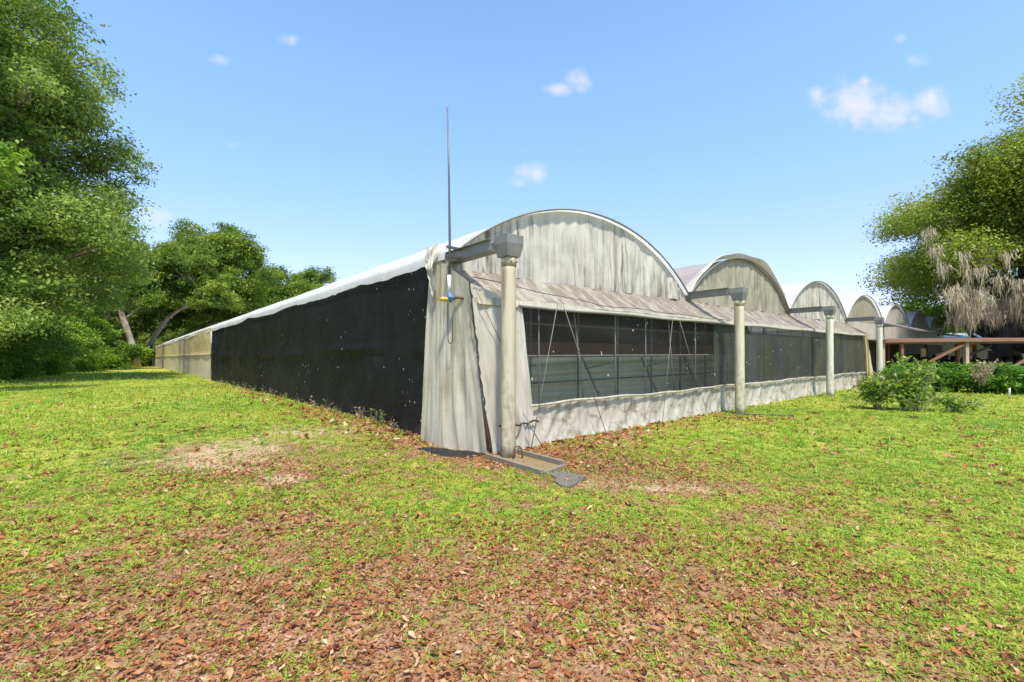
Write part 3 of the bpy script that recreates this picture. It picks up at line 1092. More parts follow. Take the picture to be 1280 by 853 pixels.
# ------------------------------------------------------------------ corner details
p0 = B(4.19, 6.55, 0)
t = thing('mast', 'tall thin grey pole strapped to the greenhouse corner', 'mast', B(4.19, 6.55, 2.7), YAW)
mb = MB()
mb.tube([B(4.19, 6.55, 2.72), B(4.20, 6.54, 3.5), B(4.185, 6.53, 4.6), B(4.155, 6.52, 5.72)], [.024, .022, .016, .012], 10)
mb.build('pole', M['galv_dark'], t, True)
mb = MB()
mb.tube([B(4.19, 6.55, 2.66), B(4.19, 6.55, 2.95)], .029, 10)
mb.build('sleeve', M['white'], t, True)
for z in (3.27, 3.42):
    mb = MB()
    mb.beam(B(4.15, 6.545, z), B(4.44, 6.58, z), .05, .035)
    mb.build('strap', M['galv_dark'], t)
t = thing('valve', 'yellow and blue water valve under the grey pole at the corner', 'valve', B(4.19, 6.5, 2.6), YAW)
mb = MB()
mb.tube([B(4.19, 6.55, 2.66), B(4.19, 6.53, 2.60), B(4.19, 6.50, 2.50)], [.035, .048, .03], 10)
mb.tube([B(4.14, 6.52, 2.58), B(4.26, 6.48, 2.57)], .038, 10)
vb = mb.build('valve_body', M['blue'], t, True)
mb = MB()
mb.tube([B(4.02, 6.56, 2.535), B(4.06, 6.55, 2.545), B(4.13, 6.53, 2.54), B(4.17, 6.52, 2.54)], [.026, .04, .037, .024], 10)
mb.build('handle', M['yellow'], vb, True)
mb = MB()
mb.tube([B(4.24, 6.48, 2.58), B(4.36, 6.30, 2.55), B(4.42, 6.1, 2.53)], .022, 8)
mb.build('pipe_stub', M['brown_pipe'], t, True)
mb = MB()
pts = [B(4.13, 6.5, 2.5 - .62 * i / 12) for i in range(13)]
pts += [B(4.13 + .045 * (1 - math.cos(a)), 6.5, 1.88 - .07 * math.sin(a)) for a in np.linspace(.3, math.pi, 8)]
pts += [B(4.22, 6.5, 1.88 + .35 * i / 6) for i in range(1, 7)]
mb.tube(pts, .008, 5)
o = mb.build('hanging_cord', M['cord'], None, True, B(4.13, 6.5, 1.9))
tag(o, 'thin dark cord hanging in a loop below the valve', 'cord')


def rod(name, a, b, r, label, mat='wire', group=None):
    mb = MB()
    a, b = np.array(a), np.array(b)
    mid = (a + b) / 2 - np.array((0, 0, .012))
    mb.tube([a, mid, b], r, 6)
    o = mb.build(name, M[mat], None, True, b)
    return tag(o, label, 'guy wire', group)


G = 'guy wires staked along the front of the screens'
rod('guy_wire', B(6.27, 6.02, 2.74), B(5.39, 5.86, .02), .0075, 'guy wire from the eave slanting down left to the lower curtain corner', 'wire', G)
rod('guy_wire', B(6.29, 6.02, 2.74), B(7.44, 5.86, .02), .0075, 'guy wire from the eave slanting down right across the nearest screen', 'wire', G)
rod('guy_wire', B(10.24, 6.03, 2.53), B(9.47, 5.86, .02), .006, 'guy wire slanting down left over the middle of the nearest screen', 'wire', G)
rod('guy_wire', B(10.50, 6.03, 2.53), B(11.6, 5.86, .02), .006, 'guy wire slanting down right just before the algae streaked downpipe', 'wire', G)
rod('guy_wire', B(4.3, 6.02, 2.76), B(5.0, 5.9, 1.45), .007, 'short dark wire crossing the plastic beside the nearest downpipe', 'wire', G)
rod('guy_wire', B(5.22, 5.86, .62), B(5.52, 5.7, .02), .010, 'low dark wire staked beside the base of the nearest downpipe', 'wire', G)

# concrete trough at the first downpipe
a, b, c, d = np.array((-.41, 7.25, 0)), np.array((.40, 6.17, 0)), np.array((.73, 6.58, 0)), np.array((.10, 7.42, 0))
t = thing('concrete_trough', 'low concrete curbed trough around the base of the nearest downpipe', 'trough', ((a + c) / 2))
hz = np.array((0, 0, 1.0))
for p, q, h in ((a, b, .07), (d, c, .10), (b, c, .05)):
    mb = MB()
    mb.beam(p + hz * h / 2 - hz * .02, q + hz * h / 2 - hz * .02, .055, h + .04)
    mb.build('curb', M['concrete'], t)
mb = MB()
gx, gy = np.meshgrid(np.linspace(0, 1, 14), np.linspace(0, 1, 10))
P = (a[None, None] * ((1 - gx) * (1 - gy))[..., None] + b[None, None] * (gx * (1 - gy))[..., None] + c[None, None] * (gx * gy)[..., None] + d[None, None] * ((1 - gx) * gy)[..., None])
P[..., 2] = .022 + .012 * fbm(P[..., 0] * 9, P[..., 1] * 9, 150)
link('silt_bed', P.reshape(-1, 3), grid_faces(10, 14), M['silt'], t)
# slab below the trough mouth
ang = np.linspace(0, 2 * math.pi, 13)[:-1]
rad = 1 + .22 * np.sin(ang * 3 + 1) + .1 * np.cos(ang * 5)
top = [np.array((.70 + .20 * r_ * math.cos(q), 5.96 + .34 * r_ * math.sin(q), .024)) for q, r_ in zip(ang, rad)]
bot = [p + np.array((.0, 0, -.06)) for p in top]
mb = MB()
mb.add(top + bot, [tuple(range(12)), tuple(range(23, 11, -1))] + [(i, i + 12, (i + 1) % 12 + 12, (i + 1) % 12) for i in range(12)])
tag(mb.build('stone_slab', M['slab'], None, False, (.7, 5.92, 0)), 'flat grey slab in the soil at the mouth of the concrete trough', 'slab')
mb = MB()
mb.tube([np.array((.01 + .07 * (1 - math.cos(q)), 7.06 - .02 * math.cos(q), .02 + .20 * math.sin(q) ** .6)) for q in np.linspace(.02, math.pi - .02, 14)], .013, 6)
tag(mb.build('metal_hoop', M['brown_pipe'], None, True, (.08, 7.06, 0)), 'small rusty hoop standing at the foot of the nearest downpipe', 'hoop')
# flat bars at the second downpipe
mb = MB()
mb.beam(np.array((5.85, 12.15, .03)), np.array((7.15, 11.75, .03)), .07, .05)
tag(mb.build('steel_bar', M['galv_dark'], None, False, (5.85, 12.1, 0)), 'dark flat bar on the ground at the foot of the algae streaked downpipe', 'bar')
# black plastic scrap in the leaves
gx, gy = np.meshgrid(np.linspace(-1, 1, 24), np.linspace(-1, 1, 12))
rr = 1 + .25 * np.sin(np.arctan2(gy, gx) * 3)
X = -.98 + .50 * gx * rr
Y = 7.50 - .12 * gx + .17 * gy * rr
Z = gz(X, Y) + .03 + .14 * (fbm(gx * 3, gy * 3, 160) - .3) * (1 - np.maximum(abs(gx), abs(gy)) ** 2) - .03 * np.maximum(abs(gx), abs(gy)) ** 4
o = link('plastic_scrap', np.stack([X, Y, Z], -1).reshape(-1, 3), grid_faces(12, 24), M['black_scrap'], None, True, None, (-.98, 7.5, 0))
tag(o, 'crumpled black plastic scrap half buried in leaves at the corner', 'scrap')

# ------------------------------------------------------------------ foliage builders


def leaf_quads(Cn, size, r, up=.5, aspect=.55, out=None):
    n = len(Cn)
    nrm = r.normal(size=(n, 3))
    nrm /= np.linalg.norm(nrm, axis=1)[:, None]
    nrm = nrm + np.array((0, 0, up))
    if out is not None:
        nrm = nrm + out * .5
    nrm /= np.linalg.norm(nrm, axis=1)[:, None] + 1e-9
    t = np.cross(nrm, r.normal(size=(n, 3)))
    t /= np.linalg.norm(t, axis=1)[:, None] + 1e-9
    b = np.cross(nrm, t)
    s = (size * np.clip(np.exp(r.normal(0, .32, n)), .45, 2.0))[:, None]
    bend = nrm * s * .12
    V = np.stack([Cn - t * s * .5 - bend, Cn + b * s * aspect * .5, Cn + t * s * .5 - bend, Cn - b * s * aspect * .5], 1)
    return V.reshape(-1, 3), np.arange(n * 4).reshape(n, 4)


def branch_path(a, b, r, n=7, sag=.0, wig=.06):
    a, b = np.asarray(a, float), np.asarray(b, float)
    L = np.linalg.norm(b - a)
    t = np.linspace(0, 1, n)[:, None]
    P = a + (b - a) * t
    w = np.cumsum(r.normal(size=(n, 3)), 0) * L * wig / math.sqrt(n)
    w -= t * w[-1]
    P += w * np.sin(math.pi * t)
    P[:, 2] += sag * L * np.sin(math.pi * t[:, 0])
    return P


def tree(name, label, cat, base, clumps, leafsize, nleaf, mats, trunk_pts, trunk_r, seed, group=None, flat=.6, spray=.30, nspray=16, limb_every=2, moss=None, up=.5, tones=.33, twig=True, rz=0.0):
    """clumps: (N,4) array of world centres and radii"""
    r = np.random.RandomState(seed)
    t = thing(name, label, cat, base, rz, group)
    mb = MB()
    trunk_pts = np.asarray(trunk_pts, float)
    k = len(trunk_pts)
    if trunk_r > 0:
        rads = trunk_r * np.linspace(1, .42, k)
        rads[0] *= 1.35
        mb.tube(trunk_pts, rads, 12)
        order = np.argsort(r.rand(len(clumps)))
        for i in order[::limb_every]:
            c = clumps[i]
            j = int(np.clip(np.searchsorted(trunk_pts[:, 2], c[2] - .45 * np.hypot(c[0] - trunk_pts[-1][0], c[1] - trunk_pts[-1][1]) - .2 * c[3]), 1, k - 1))
            a = trunk_pts[j]
            P = branch_path(a, c[:3], r, 8, .05)
            r0 = min(trunk_r * .38, .05 + .018 * np.linalg.norm(c[:3] - a))
            mb.tube(P, np.linspace(r0, .02, 8), 6)
            if twig:
                for _ in range(3):
                    e = c[:3] + np.clip(r.normal(size=3), -1.2, 1.2) * c[3] * np.array((.5, .5, .3))
                    mb.tube(branch_path(P[5], e, r, 4), np.linspace(.3 * r0 + .01, .008, 4), 4)
        mb.build('trunk', M[mats[1]], t, True)
    per = max(1, int(nleaf / max(1, len(clumps)) / nspray))
    Cn, On, Rn = [], [], []
    for c in clumps:
        ns = max(3, int(nspray * (c[3] / np.mean(clumps[:, 3])) ** 2))
        d = r.normal(size=(ns, 3))
        d /= np.linalg.norm(d, axis=1)[:, None]
        q = r.uniform(.25, 1.0, ns) ** .6
        sp = c[:3] + d * (q * c[3])[:, None] * np.array((1, 1, flat))
        tone = .5 + tones * (r.rand() - .5) * 2
        for s_, dd in zip(sp, d):
            n = max(2, int(per * r.uniform(.5, 1.5)))
            p = s_ + r.normal(size=(n, 3)) * spray * np.array((1, 1, .55)) * (c[3] ** .4)
            Cn.append(p)
            On.append(np.repeat(dd[None], n, 0))
            Rn.append(np.clip(tone + tones * .6 * r.randn() + .16 * r.randn(n), 0, 1))
    Cn, On, Rn = np.concatenate(Cn), np.concatenate(On), np.concatenate(Rn)
    ok = Cn[:, 2] > gz(Cn[:, 0], Cn[:, 1]) + .02
    Cn, On, Rn = Cn[ok], On[ok], Rn[ok]
    V, Fq = leaf_quads(Cn, leafsize, r, up, .55, On)
    link('crown' if trunk_r > .04 else 'foliage', V, Fq, M[mats[0]], t, False, {'rnd': np.repeat(Rn, 4)})
    if moss is not None:
        V, Fs, b = [], [], 0
        for (mx, my, mz, ml, mr, cnt) in moss:
            for _ in range(cnt):
                x, y = mx + r.normal() * mr, my + r.normal() * mr
                z0, w = mz + r.normal() * .55 * mr, r.uniform(.006, .019)
                L = ml * r.uniform(.5, 1.1) * math.exp(-((x - mx) ** 2 + (y - my) ** 2) / (mr * mr) * .55)
                a = r.rand() * 3.14
                dx, dy = math.cos(a) * w, math.sin(a) * w
                sx, sy = r.normal() * .12, r.normal() * .12
                for i, (tt, ww) in enumerate(((0, .6), (.3, 1), (.65, .8), (1, .15))):
                    jx = sx * tt + r.normal() * .03
                    jy = sy * tt + r.normal() * .03
                    V += [(x + jx - dx * ww, y + jy - dy * ww, z0 - L * tt), (x + jx + dx * ww, y + jy + dy * ww, z0 - L * tt)]
                Fs += [(b + 2 * i, b + 2 * i + 1, b + 2 * i + 3, b + 2 * i + 2) for i in range(3)]
                b += 8
        o = link('hanging_moss', np.array(V), np.array(Fs), M['moss'], t, False)
    return t


def ellipsoid_clumps(c, rad, n, cr, seed, inner=.35, rough=.18, zmin=None, power=.55):
    r = np.random.RandomState(seed)
    out = []
    while len(out) < n:
        d = r.normal(size=3)
        d /= np.linalg.norm(d)
        q = inner + (1 - inner) * r.rand() ** power
        q *= 1 + rough * r.normal()
        p = np.array(c) + d * q * np.array(rad)
        if zmin is not None and p[2] < zmin:
            continue
        out.append((*p, cr * r.uniform(.6, 1.35)))
    return np.array(out)


def at_px(px, Y):                      # world X for a photo column at distance Y
    return (px - 640) / F * Y


# ---- the wood edge on the left
WG = 'trees of the wood edge along the left'
cl = ellipsoid_clumps((-33.9, 27, 12.6), (10.6, 8.5, 11.4), 360, 1.35, 201, .38, .11)
cl = np.concatenate([cl, ellipsoid_clumps((-31.2, 26, 19.8), (6.8, 5, 4.6), 70, 1.25, 202, .2, .10)])
cl = cl[cl[:, 2] > 2.2]
tree('oak_tree', 'tallest dark green tree filling the upper left corner', 'tree', (-34, 27.4, .2), cl, .18, 420000, ('leaf_oak', 'bark'),
     [(-34, 27.4, 0), (-34.2, 27.4, 3.2), (-33.6, 27.2, 7.5), (-33.2, 27, 12.3), (-32.9, 26.6, 17), (-32.8, 26.6, 20.5)], .48, 301, WG, .85, .38, 17)
cl = ellipsoid_clumps((-21.6, 17, 9.3), (2.0, 1.9, 2.6), 34, .8, 205, .4, .12)
tree('sweetgum_sapling', 'bright yellow green sapling reaching in at the left edge', 'tree', (-23.4, 17.2, .2), cl, .24, 4200, ('leaf_bright', 'bark'),
     [(-23.4, 17.2, 0), (-23.2, 17.2, 3), (-22.6, 17.1, 6), (-21.7, 17, 10)], .11, 303, None, .7, .24, 9)
cl = ellipsoid_clumps((-53, 52, 10.5), (7.5, 8, 8), 90, 1.5, 207, .4)
tree('broadleaf_tree', 'mid height tree tucked under the tall oak on the left', 'tree', (-54, 53, .2), cl, .27, 100000, ('leaf_mid', 'bark'),
     [(-54, 53, 0), (-54, 53, 4), (-53.5, 52.5, 8), (-53, 52, 13)], .35, 305, WG, .8, .38, 14)
# two pale leaning trees
cl = np.concatenate([ellipsoid_clumps((-59.5, 71, 15.5), (5.2, 6, 4.8), 46, 1.25, 211, .35), ellipsoid_clumps((-56.5, 71, 10.8), (2.8, 3.5, 1.6), 12, 1.0, 212, .35)])
tree('leaning_tree', 'slender tree with bare pale trunk leaning left out of the shrubs', 'tree', (-58.2, 71, .2), cl, .30, 44000, ('leaf_mid', 'bark_pale'),
     [(-57.6, 71, 0), (-58.4, 71, 4), (-59.6, 71, 7.5), (-60.6, 71, 10.5), (-61.0, 71, 14), (-61.2, 71, 17)], .50, 307, WG, .75, .38, 14)
cl = np.concatenate([ellipsoid_clumps((-55.5, 77, 15.0), (5.5, 6, 5), 48, 1.3, 215, .35), ellipsoid_clumps((-50, 76, 12), (3.5, 3, 2.5), 14, 1.1, 216, .3)])
tree('leaning_tree', 'pale trunked tree bending right toward the far end of the greenhouse', 'tree', (-62, 77, .2), cl, .32, 46000, ('leaf_mid', 'bark_pale'),
     [(-62.2, 77, 0), (-61.0, 77, 2.4), (-59.3, 77, 5.5), (-57.2, 77, 8.4), (-54.2, 77, 10.4), (-52, 77, 12)], .48, 309, WG, .75, .38, 14)
# rounded tree over the far end and companions
cl = np.concatenate([ellipsoid_clumps((at_px(268, 90), 90, 17), (9.8, 8.5, 9.8), 190, 1.7, 221, .3, .10), ellipsoid_clumps((at_px(222, 88), 88, 15), (6, 6, 6), 36, 1.6, 222, .4)])
tree('oak_tree', 'round topped sunlit tree rising behind the far end of the long wall', 'tree', (at_px(268, 90), 92, .2), cl, .34, 150000, ('leaf_mid', 'bark'),
     [(at_px(268, 90), 91, 0), (at_px(268, 90), 91, 5), (at_px(270, 90), 90, 11), (at_px(268, 90), 90, 18), (at_px(266, 90), 90, 22)], .5, 311, WG, .8, .46, 16)
cl = ellipsoid_clumps((at_px(340, 112), 112, 13.5), (11.5, 7, 8.4), 150, 1.8, 225, .3, .10)
tree('oak_tree', 'lower tree seen above the roof just right of the round topped one', 'tree', (at_px(340, 112), 113, .2), cl, .42, 85000, ('leaf_mid', 'bark'),
     [(at_px(340, 112), 113, 0), (at_px(340, 112), 113, 5), (at_px(340, 112), 112, 11), (at_px(340, 112), 112, 16)], .5, 313, WG, .8, .5, 14)
cl = ellipsoid_clumps((at_px(395, 122), 122, 15.5), (8.6, 7, 8.8), 110, 1.6, 227, .3, .12)
tree('oak_tree', 'dark tree top showing last above the white roof line', 'tree', (at_px(392, 122), 123, .2), cl, .42, 62000, ('leaf_oak', 'bark'),
     [(at_px(392, 122), 123, 0), (at_px(392, 122), 123, 5), (at_px(392, 122), 122, 11), (at_px(395, 122), 122, 19)], .5, 315, WG, .8, .5, 14)
# darker trees deeper in the wood
for (x, y, h, rx, sd, lab) in ((-78, 86, 19, 9, 231, 'deep wood tree behind the left leaning trunk'), (-66, 98, 17, 9, 233, 'deep wood tree behind the right bending trunk'),
                               (-67, 63, 20, 9, 235, 'deep wood tree behind the tall oak'), (-88, 104, 18, 10, 237, 'deep wood tree farthest back on the left')):
    cl = ellipsoid_clumps((x, y, h * .52), (rx, rx * .9, h * .48), 75, 1.9, sd, .4)
    tree('wood_tree', lab, 'tree', (x, y, .2), cl, .60, 20000, ('leaf_oak', 'bark'), [(x, y, 0), (x, y, 4), (x, y, 9), (x, y, 14)], .4, sd + 100, WG, .55, .5, 11, 3)
# shrubs at the wood edge
BG = 'shrubs at the foot of the wood edge'
bush = [(-36.0, 29.5, 4.0, 4.4, 'leaf_bright', 'dusky green shrub at the left edge of the lawn'), (-40.5, 37, 5.4, 4.4, 'leaf_bright', 'tangled shrub under the tall oak'),
        (-44.8, 45.5, 6.4, 4.4, 'leaf_bright', 'bright green vine covered shrub left of the leaning trunks'), (-50.2, 54, 6.6, 4.6, 'leaf_bright', 'tallest bright green shrub beside the left leaning trunk'),
        (-56.6, 64, 5.6, 4.4, 'leaf_bright', 'bright shrub below the left leaning trunk'), (-61.5, 73, 4.0, 4.2, 'leaf_bright', 'low bright shrub at the foot of the right bending trunk'),
        (-67.0, 84, 3.6, 4.6, 'leaf_mid', 'last low shrub beside the far corner of the greenhouse'), (-60.5, 88, 8.0, 6.5, 'leaf_oak', 'dark shrub behind the far corner of the greenhouse'), (-72, 90, 9, 7, 'leaf_oak', 'dark shrub deep between the two leaning trunks')]
for i, (x, y, h, rx, mt, lab) in enumerate(bush):
    cl = ellipsoid_clumps((x, y, h * .45), (rx, rx * .85, h * .52), 46, .95, 241 + i, .5, .10, .2)
    n = 26000 if y < 50 else 15000
    tree('shrub', lab, 'shrub', (x, y, .15), cl, .17 if y < 50 else .25, int(n * 1.5), (mt, 'bark'), [(x, y, .1), (x, y, h * .3), (x, y, h * .7)], .06, 341 + i, BG, .75, .30, 14, 4, twig=False)

# ---- live oak with moss on the right
r_ = np.random.RandomState(5)
OC = np.array((40.4, 32.0, 7.6))
cl = np.concatenate([ellipsoid_clumps(OC, (13.0, 11, 9.6), 520, 1.6, 251, .5, .07), ellipsoid_clumps(OC + np.array((-5.4, -2, 4.1)), (5.6, 6, 4.8), 110, 1.5, 252, .3, .06)])
cl = cl[(cl[:, 2] > np.where(cl[:, 0] < 33, 6.6, 4.4))]
moss = []
for c in cl:
    hgt = (c[2] - 4) / 12
    if c[1] < 33 and r_.rand() < .50 * (1 - hgt) ** 1.3 + .05:
        moss.append((c[0] + r_.normal() * .4, c[1] - .3, c[2] - .2, r_.uniform(.9, 2.0), .30, 80))
for px in np.arange(1188, 1340, 6):
    Y = 27 + r_.rand() * 4
    moss.append((at_px(px, Y), Y, 3.9 + 1.9 * r_.rand() ** 1.5 + (px - 1190) * .003, r_.uniform(1.1, 2.3), .36, 120))
for px, yy in ((1163, 300), (1170, 322), (1180, 345), (1205, 330), (1212, 350), (1228, 348), (1250, 360), (1262, 330), (1196, 372), (1270, 365), (1236, 385)):
    Y = 24.5
    z = 1.6 + (443 - yy) / F * Y
    moss.append((at_px(px, Y), Y, z + .5, 1.3, .20, 70))
tp = [(33.8, 31.5, 0), (33.7, 31.5, 1.6), (34.2, 31.6, 3.2), (35.2, 31.8, 5), (36.6, 32, 7.5), (37.5, 32, 11), (37.8, 32, 14)]
tree('live_oak', 'broad live oak draped with grey moss at the right edge', 'tree', (34.2, 31.5, 0), cl, .16, 480000, ('leaf_live', 'bark_dark'), tp, .75, 351, None, .62, .40, 20, 2, moss, .9)
# green trees beyond the greenhouse on the right
FG = 'trees beyond the right end of the greenhouse'
for (x, y, h, rx, mt, sd, lab) in ((61, 67, 9.5, 5.5, 'leaf_bright', 261, 'small bright tree seen between the last arch and the live oak'), (74, 70, 11, 7, 'leaf_mid', 263, 'green tree hidden behind the moss of the live oak'),
                                   (91, 131, 18.0, 5, 'leaf_oak', 265, 'distant tree tip peeking over the third arch'), (72, 52, 8, 5, 'leaf_mid', 267, 'low green tree behind the white sheeted building')):
    cl = ellipsoid_clumps((x, y, h * .58), (rx, rx, h * .42), 40, 1.3, sd, .35)
    tree('far_tree', lab, 'tree', (x, y, 0), cl, .45, 9000, (mt, 'bark'), [(x, y, 0), (x, y, h * .3), (x, y, h * .7)], .25, sd + 100, FG, .55, .4, 10, 3)

# ---- hedge, leggy shrubs, small weeds
hp0, hp1 = np.array((15.9, 19.3, 0)), np.array((22.5, 16.5, 0))
hd = (hp1 - hp0) / np.linalg.norm(hp1 - hp0)
hs = np.array((-hd[1], hd[0], 0))
r_ = np.random.RandomState(9)
cl = []
for i in range(120):
    s, w = r_.rand(), r_.uniform(-.15, 1.1)
    z = r_.uniform(.18, .98) * (1 + .1 * math.sin(s * 19))
    p = hp0 + (hp1 - hp0) * s + hs * w
    cl.append((p[0], p[1], z, r_.uniform(.24, .38)))
tree('hedge', 'long dense green hedge in front of the brown open shed', 'hedge', (18.5, 18.6, 0), np.array(cl), .095, 70000, ('leaf_hedge', 'bark'), [(18.5, 18.6, 0), (18.5, 18.6, .3), (18.5, 18.6, .6)], .0, 361, None, .8, .16, 20)
r_ = np.random.RandomState(19)


def leggy(name, label, base, tips, leafsize, n, mat, seed, group, tw=1.0, nt_=5):
    """open shrub: thin stems from the ground, leaves along the outer half"""
    r = np.random.RandomState(seed)
    base = np.array(base, float)
    t = thing(name, label, 'shrub', base, 0, group)
    Cn = []
    for i, tip in enumerate(tips):
        mb = MB()
        e = base + np.array(tip)
        P = branch_path(base + r.normal(size=3) * np.array((.06, .06, 0)), e, r, 9, .08, .10)
        mb.tube(P, np.linspace(.016, .004, 9) * tw ** .7, 5)
        for _ in range(nt_):
            j = r.randint(3, 8)
            q = P[j] + r.normal(size=3) * np.array((.22, .22, .14)) * tw
            mb.tube(branch_path(P[j], q, r, 4), np.linspace(.006, .003, 4) * tw ** .5, 4)
            m = int(n / len(tips) / 9)
            Cn.append(P[j] + (q - P[j]) * r.rand(m)[:, None] + r.normal(size=(m, 3)) * .06 * tw)
        m = int(n / len(tips) * .45)
        Cn.append(P[r.randint(3, 9, m)] + r.normal(size=(m, 3)) * np.array((.09, .09, .07)) * tw)
        mb.build('stem', M['bark_pale' if tw == 1 else 'bark'], t, True)
    Cn = np.concatenate(Cn)
    Cn = Cn[Cn[:, 2] > base[2] + .03]
    V, Fq = leaf_quads(Cn, leafsize, r, .7, .5)
    link('foliage', V, Fq, M[mat], t, False, {'rnd': np.repeat(np.clip(r.normal(.5, .24, len(Cn)), 0, 1), 4)})
    return t


SG = 'leggy shrubs on the lawn before the hedge'
rs = np.random.RandomState(77)
tips = [(rs.normal() * .32 - .05, rs.normal() * .25, rs.uniform(.45, 1.05)) for _ in range(13)]
leggy('lawn_shrub', 'smaller leafy shrub on the lawn in front of the farthest downpipe', (10.5, 13.3, 0), tips, .10, 1200, 'leaf_shrub', 401, SG)
tips = [(rs.uniform(-.85, .9), rs.normal() * .35, rs.uniform(.45, 1.35)) for _ in range(24)] + [(-.55, .1, 1.45), (.1, 0, 1.4), (-.2, .2, 1.5)]
leggy('lawn_shrub', 'larger spreading shrub on the lawn with bare grey stems', (11.1, 12.75, 0), tips, .115, 1700, 'leaf_shrub', 403, SG)
tips = [(rs.normal() * .22, rs.normal() * .15, rs.uniform(.25, .6)) for _ in range(8)]
leggy('lawn_shrub', 'low leafy sucker at the right foot of the larger lawn shrub', (11.75, 12.2, 0), tips, .08, 600, 'leaf_shrub', 405, SG)
tips = [(rs.normal() * .2, rs.normal() * .12, rs.uniform(.10, .22)) for _ in range(7)]
leggy('weed', 'small dark weed alone on the lawn right of the shrubs', (13.4, 13.95, 0), tips, .07, 160, 'leaf_shrub', 407, None, .4)
tips = [(rs.normal() * .25, rs.normal() * .2, rs.uniform(.5, 1.0)) for _ in range(9)]
leggy('dead_brush', 'tan dead brush tangled in the top of the hedge', (18.0, 17.7, .35), tips, .09, 350, 'leaf_dead', 409, None)
tips = [(rs.normal() * .3, rs.normal() * .2, rs.uniform(.3, .8)) for _ in range(9)]
leggy('dry_weed', 'dry straw weed at the foot of the flared end panel', (16.4, 21.6, 0), tips, .09, 350, 'leaf_dead', 411, None)
# weeds along the foot of the black wall
for i in range(16):
    v = 8.2 + 22 * (i / 16) ** 1.5 + rs.rand() * .6
    b = B(4.12 - .1 * rs.rand(), v, 0)
    b[2] = float(gz(b[0], b[1]))
    tips = [(rs.normal() * .08, rs.normal() * .08, rs.uniform(.12, .34)) for _ in range(4)]
    t = leggy('wall_weed', 'spindly weed growing at the foot of the black shade cloth wall', b, tips, .05, 60, 'leaf_shrub' if i % 3 else 'leaf_dead', 420 + i, 'weeds along the black wall', .25, 2)
# white stakes
for x, y, h, lab in ((17.86, 16.61, .33, 'short white stake at the foot of the hedge, left of the two'), (18.42, 16.58, .30, 'short white stake at the foot of the hedge, by the right edge')):
    mb = MB()
    mb.tube([(x, y, -.02), (x, y, h - .03), (x, y, h)], [.032, .032, .026], 10)
    tag(mb.build('stake', M['white'], None, True, (x, y, 0)), lab, 'stake', 'white stakes by the hedge')

# ------------------------------------------------------------------ open shed behind the hedge
sx0, sx1, sy, sd_, sz = 19.6, 35.0, 24.6, 6.5, 2.28
SH = thing('open_shed', 'low brown open sided shed with flat roof behind the hedge', 'shed', (19.6, 24.6, 0), R(-3))
shm = MW[SH.name]


def S(x, y, z):
    v = shm @ Vector((x, y, z))
    return np.array(v)


mb = MB()
P = []
for z in (sz, sz + .05):
    P += [S(-.25, -.3, z), S(15.4, -.3, z), S(15.4, 6.5, z + .28), S(5.8, 6.5, z + .28), S(-.25, .6, z + .04)]
mb.add(P, [(4, 3, 2, 1, 0), (5, 6, 7, 8, 9)] + [(i, (i + 1) % 5, (i + 1) % 5 + 5, i + 5) for i in range(5)])
mb.build('roof', M['rust'], SH)
mb = MB()
mb.beam(S(-.27, -.325, sz - .045), S(15.4, -.325, sz - .02), .045, .10)
mb.build('fascia_board', M['tan_red'], SH)
mb = MB()
mb.beam(S(-.2, -.12, sz - .10), S(15.4, -.12, sz - .10), .09, .16)
mb.build('front_beam', M['wood'], SH)
for x, y, mt, w in ((.05, -.1, 'tan', .14), (1.0, -.1, 'rust', .15), (4.25, -.1, 'tan', .17), (5.2, 1.5, 'wood', .15), (5.75, 1.5, 'wood', .15), (8.7, -.1, 'wood', .16), (12, -.1, 'wood', .16), (2.2, 2.5, 'wood', .14), (7, 5.8, 'wood', .14), (10, 5.8, 'wood', .14)):
    mb = MB()
    mb.beam(S(x, y, -.05), S(x, y, sz - .12), w, w, (0, 1, 0))
    mb.build('post', M[mt], SH)
for (a, b, mt) in (((2.3, -.22, 1.15), (4.15, -.22, 2.12), 'rust'), ((4.35, .3, 1.3), (5.9, .3, 2.0), 'dark'), ((3.2, .5, 1.5), (5.6, .5, 2.2), 'wood'), ((6.5, -.22, .9), (8.6, -.22, 2.1), 'wood')):
    mb = MB()
    mb.beam(S(*a), S(*b), .06, .12)
    mb.build('brace', M[mt], SH)
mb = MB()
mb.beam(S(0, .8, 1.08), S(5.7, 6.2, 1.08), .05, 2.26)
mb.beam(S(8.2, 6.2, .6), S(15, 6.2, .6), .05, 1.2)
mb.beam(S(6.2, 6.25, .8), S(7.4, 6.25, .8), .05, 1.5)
mb.build('painted_shade_panel', M['dark'], SH)  # panels added to darken the shed; its interior shade is in their colour
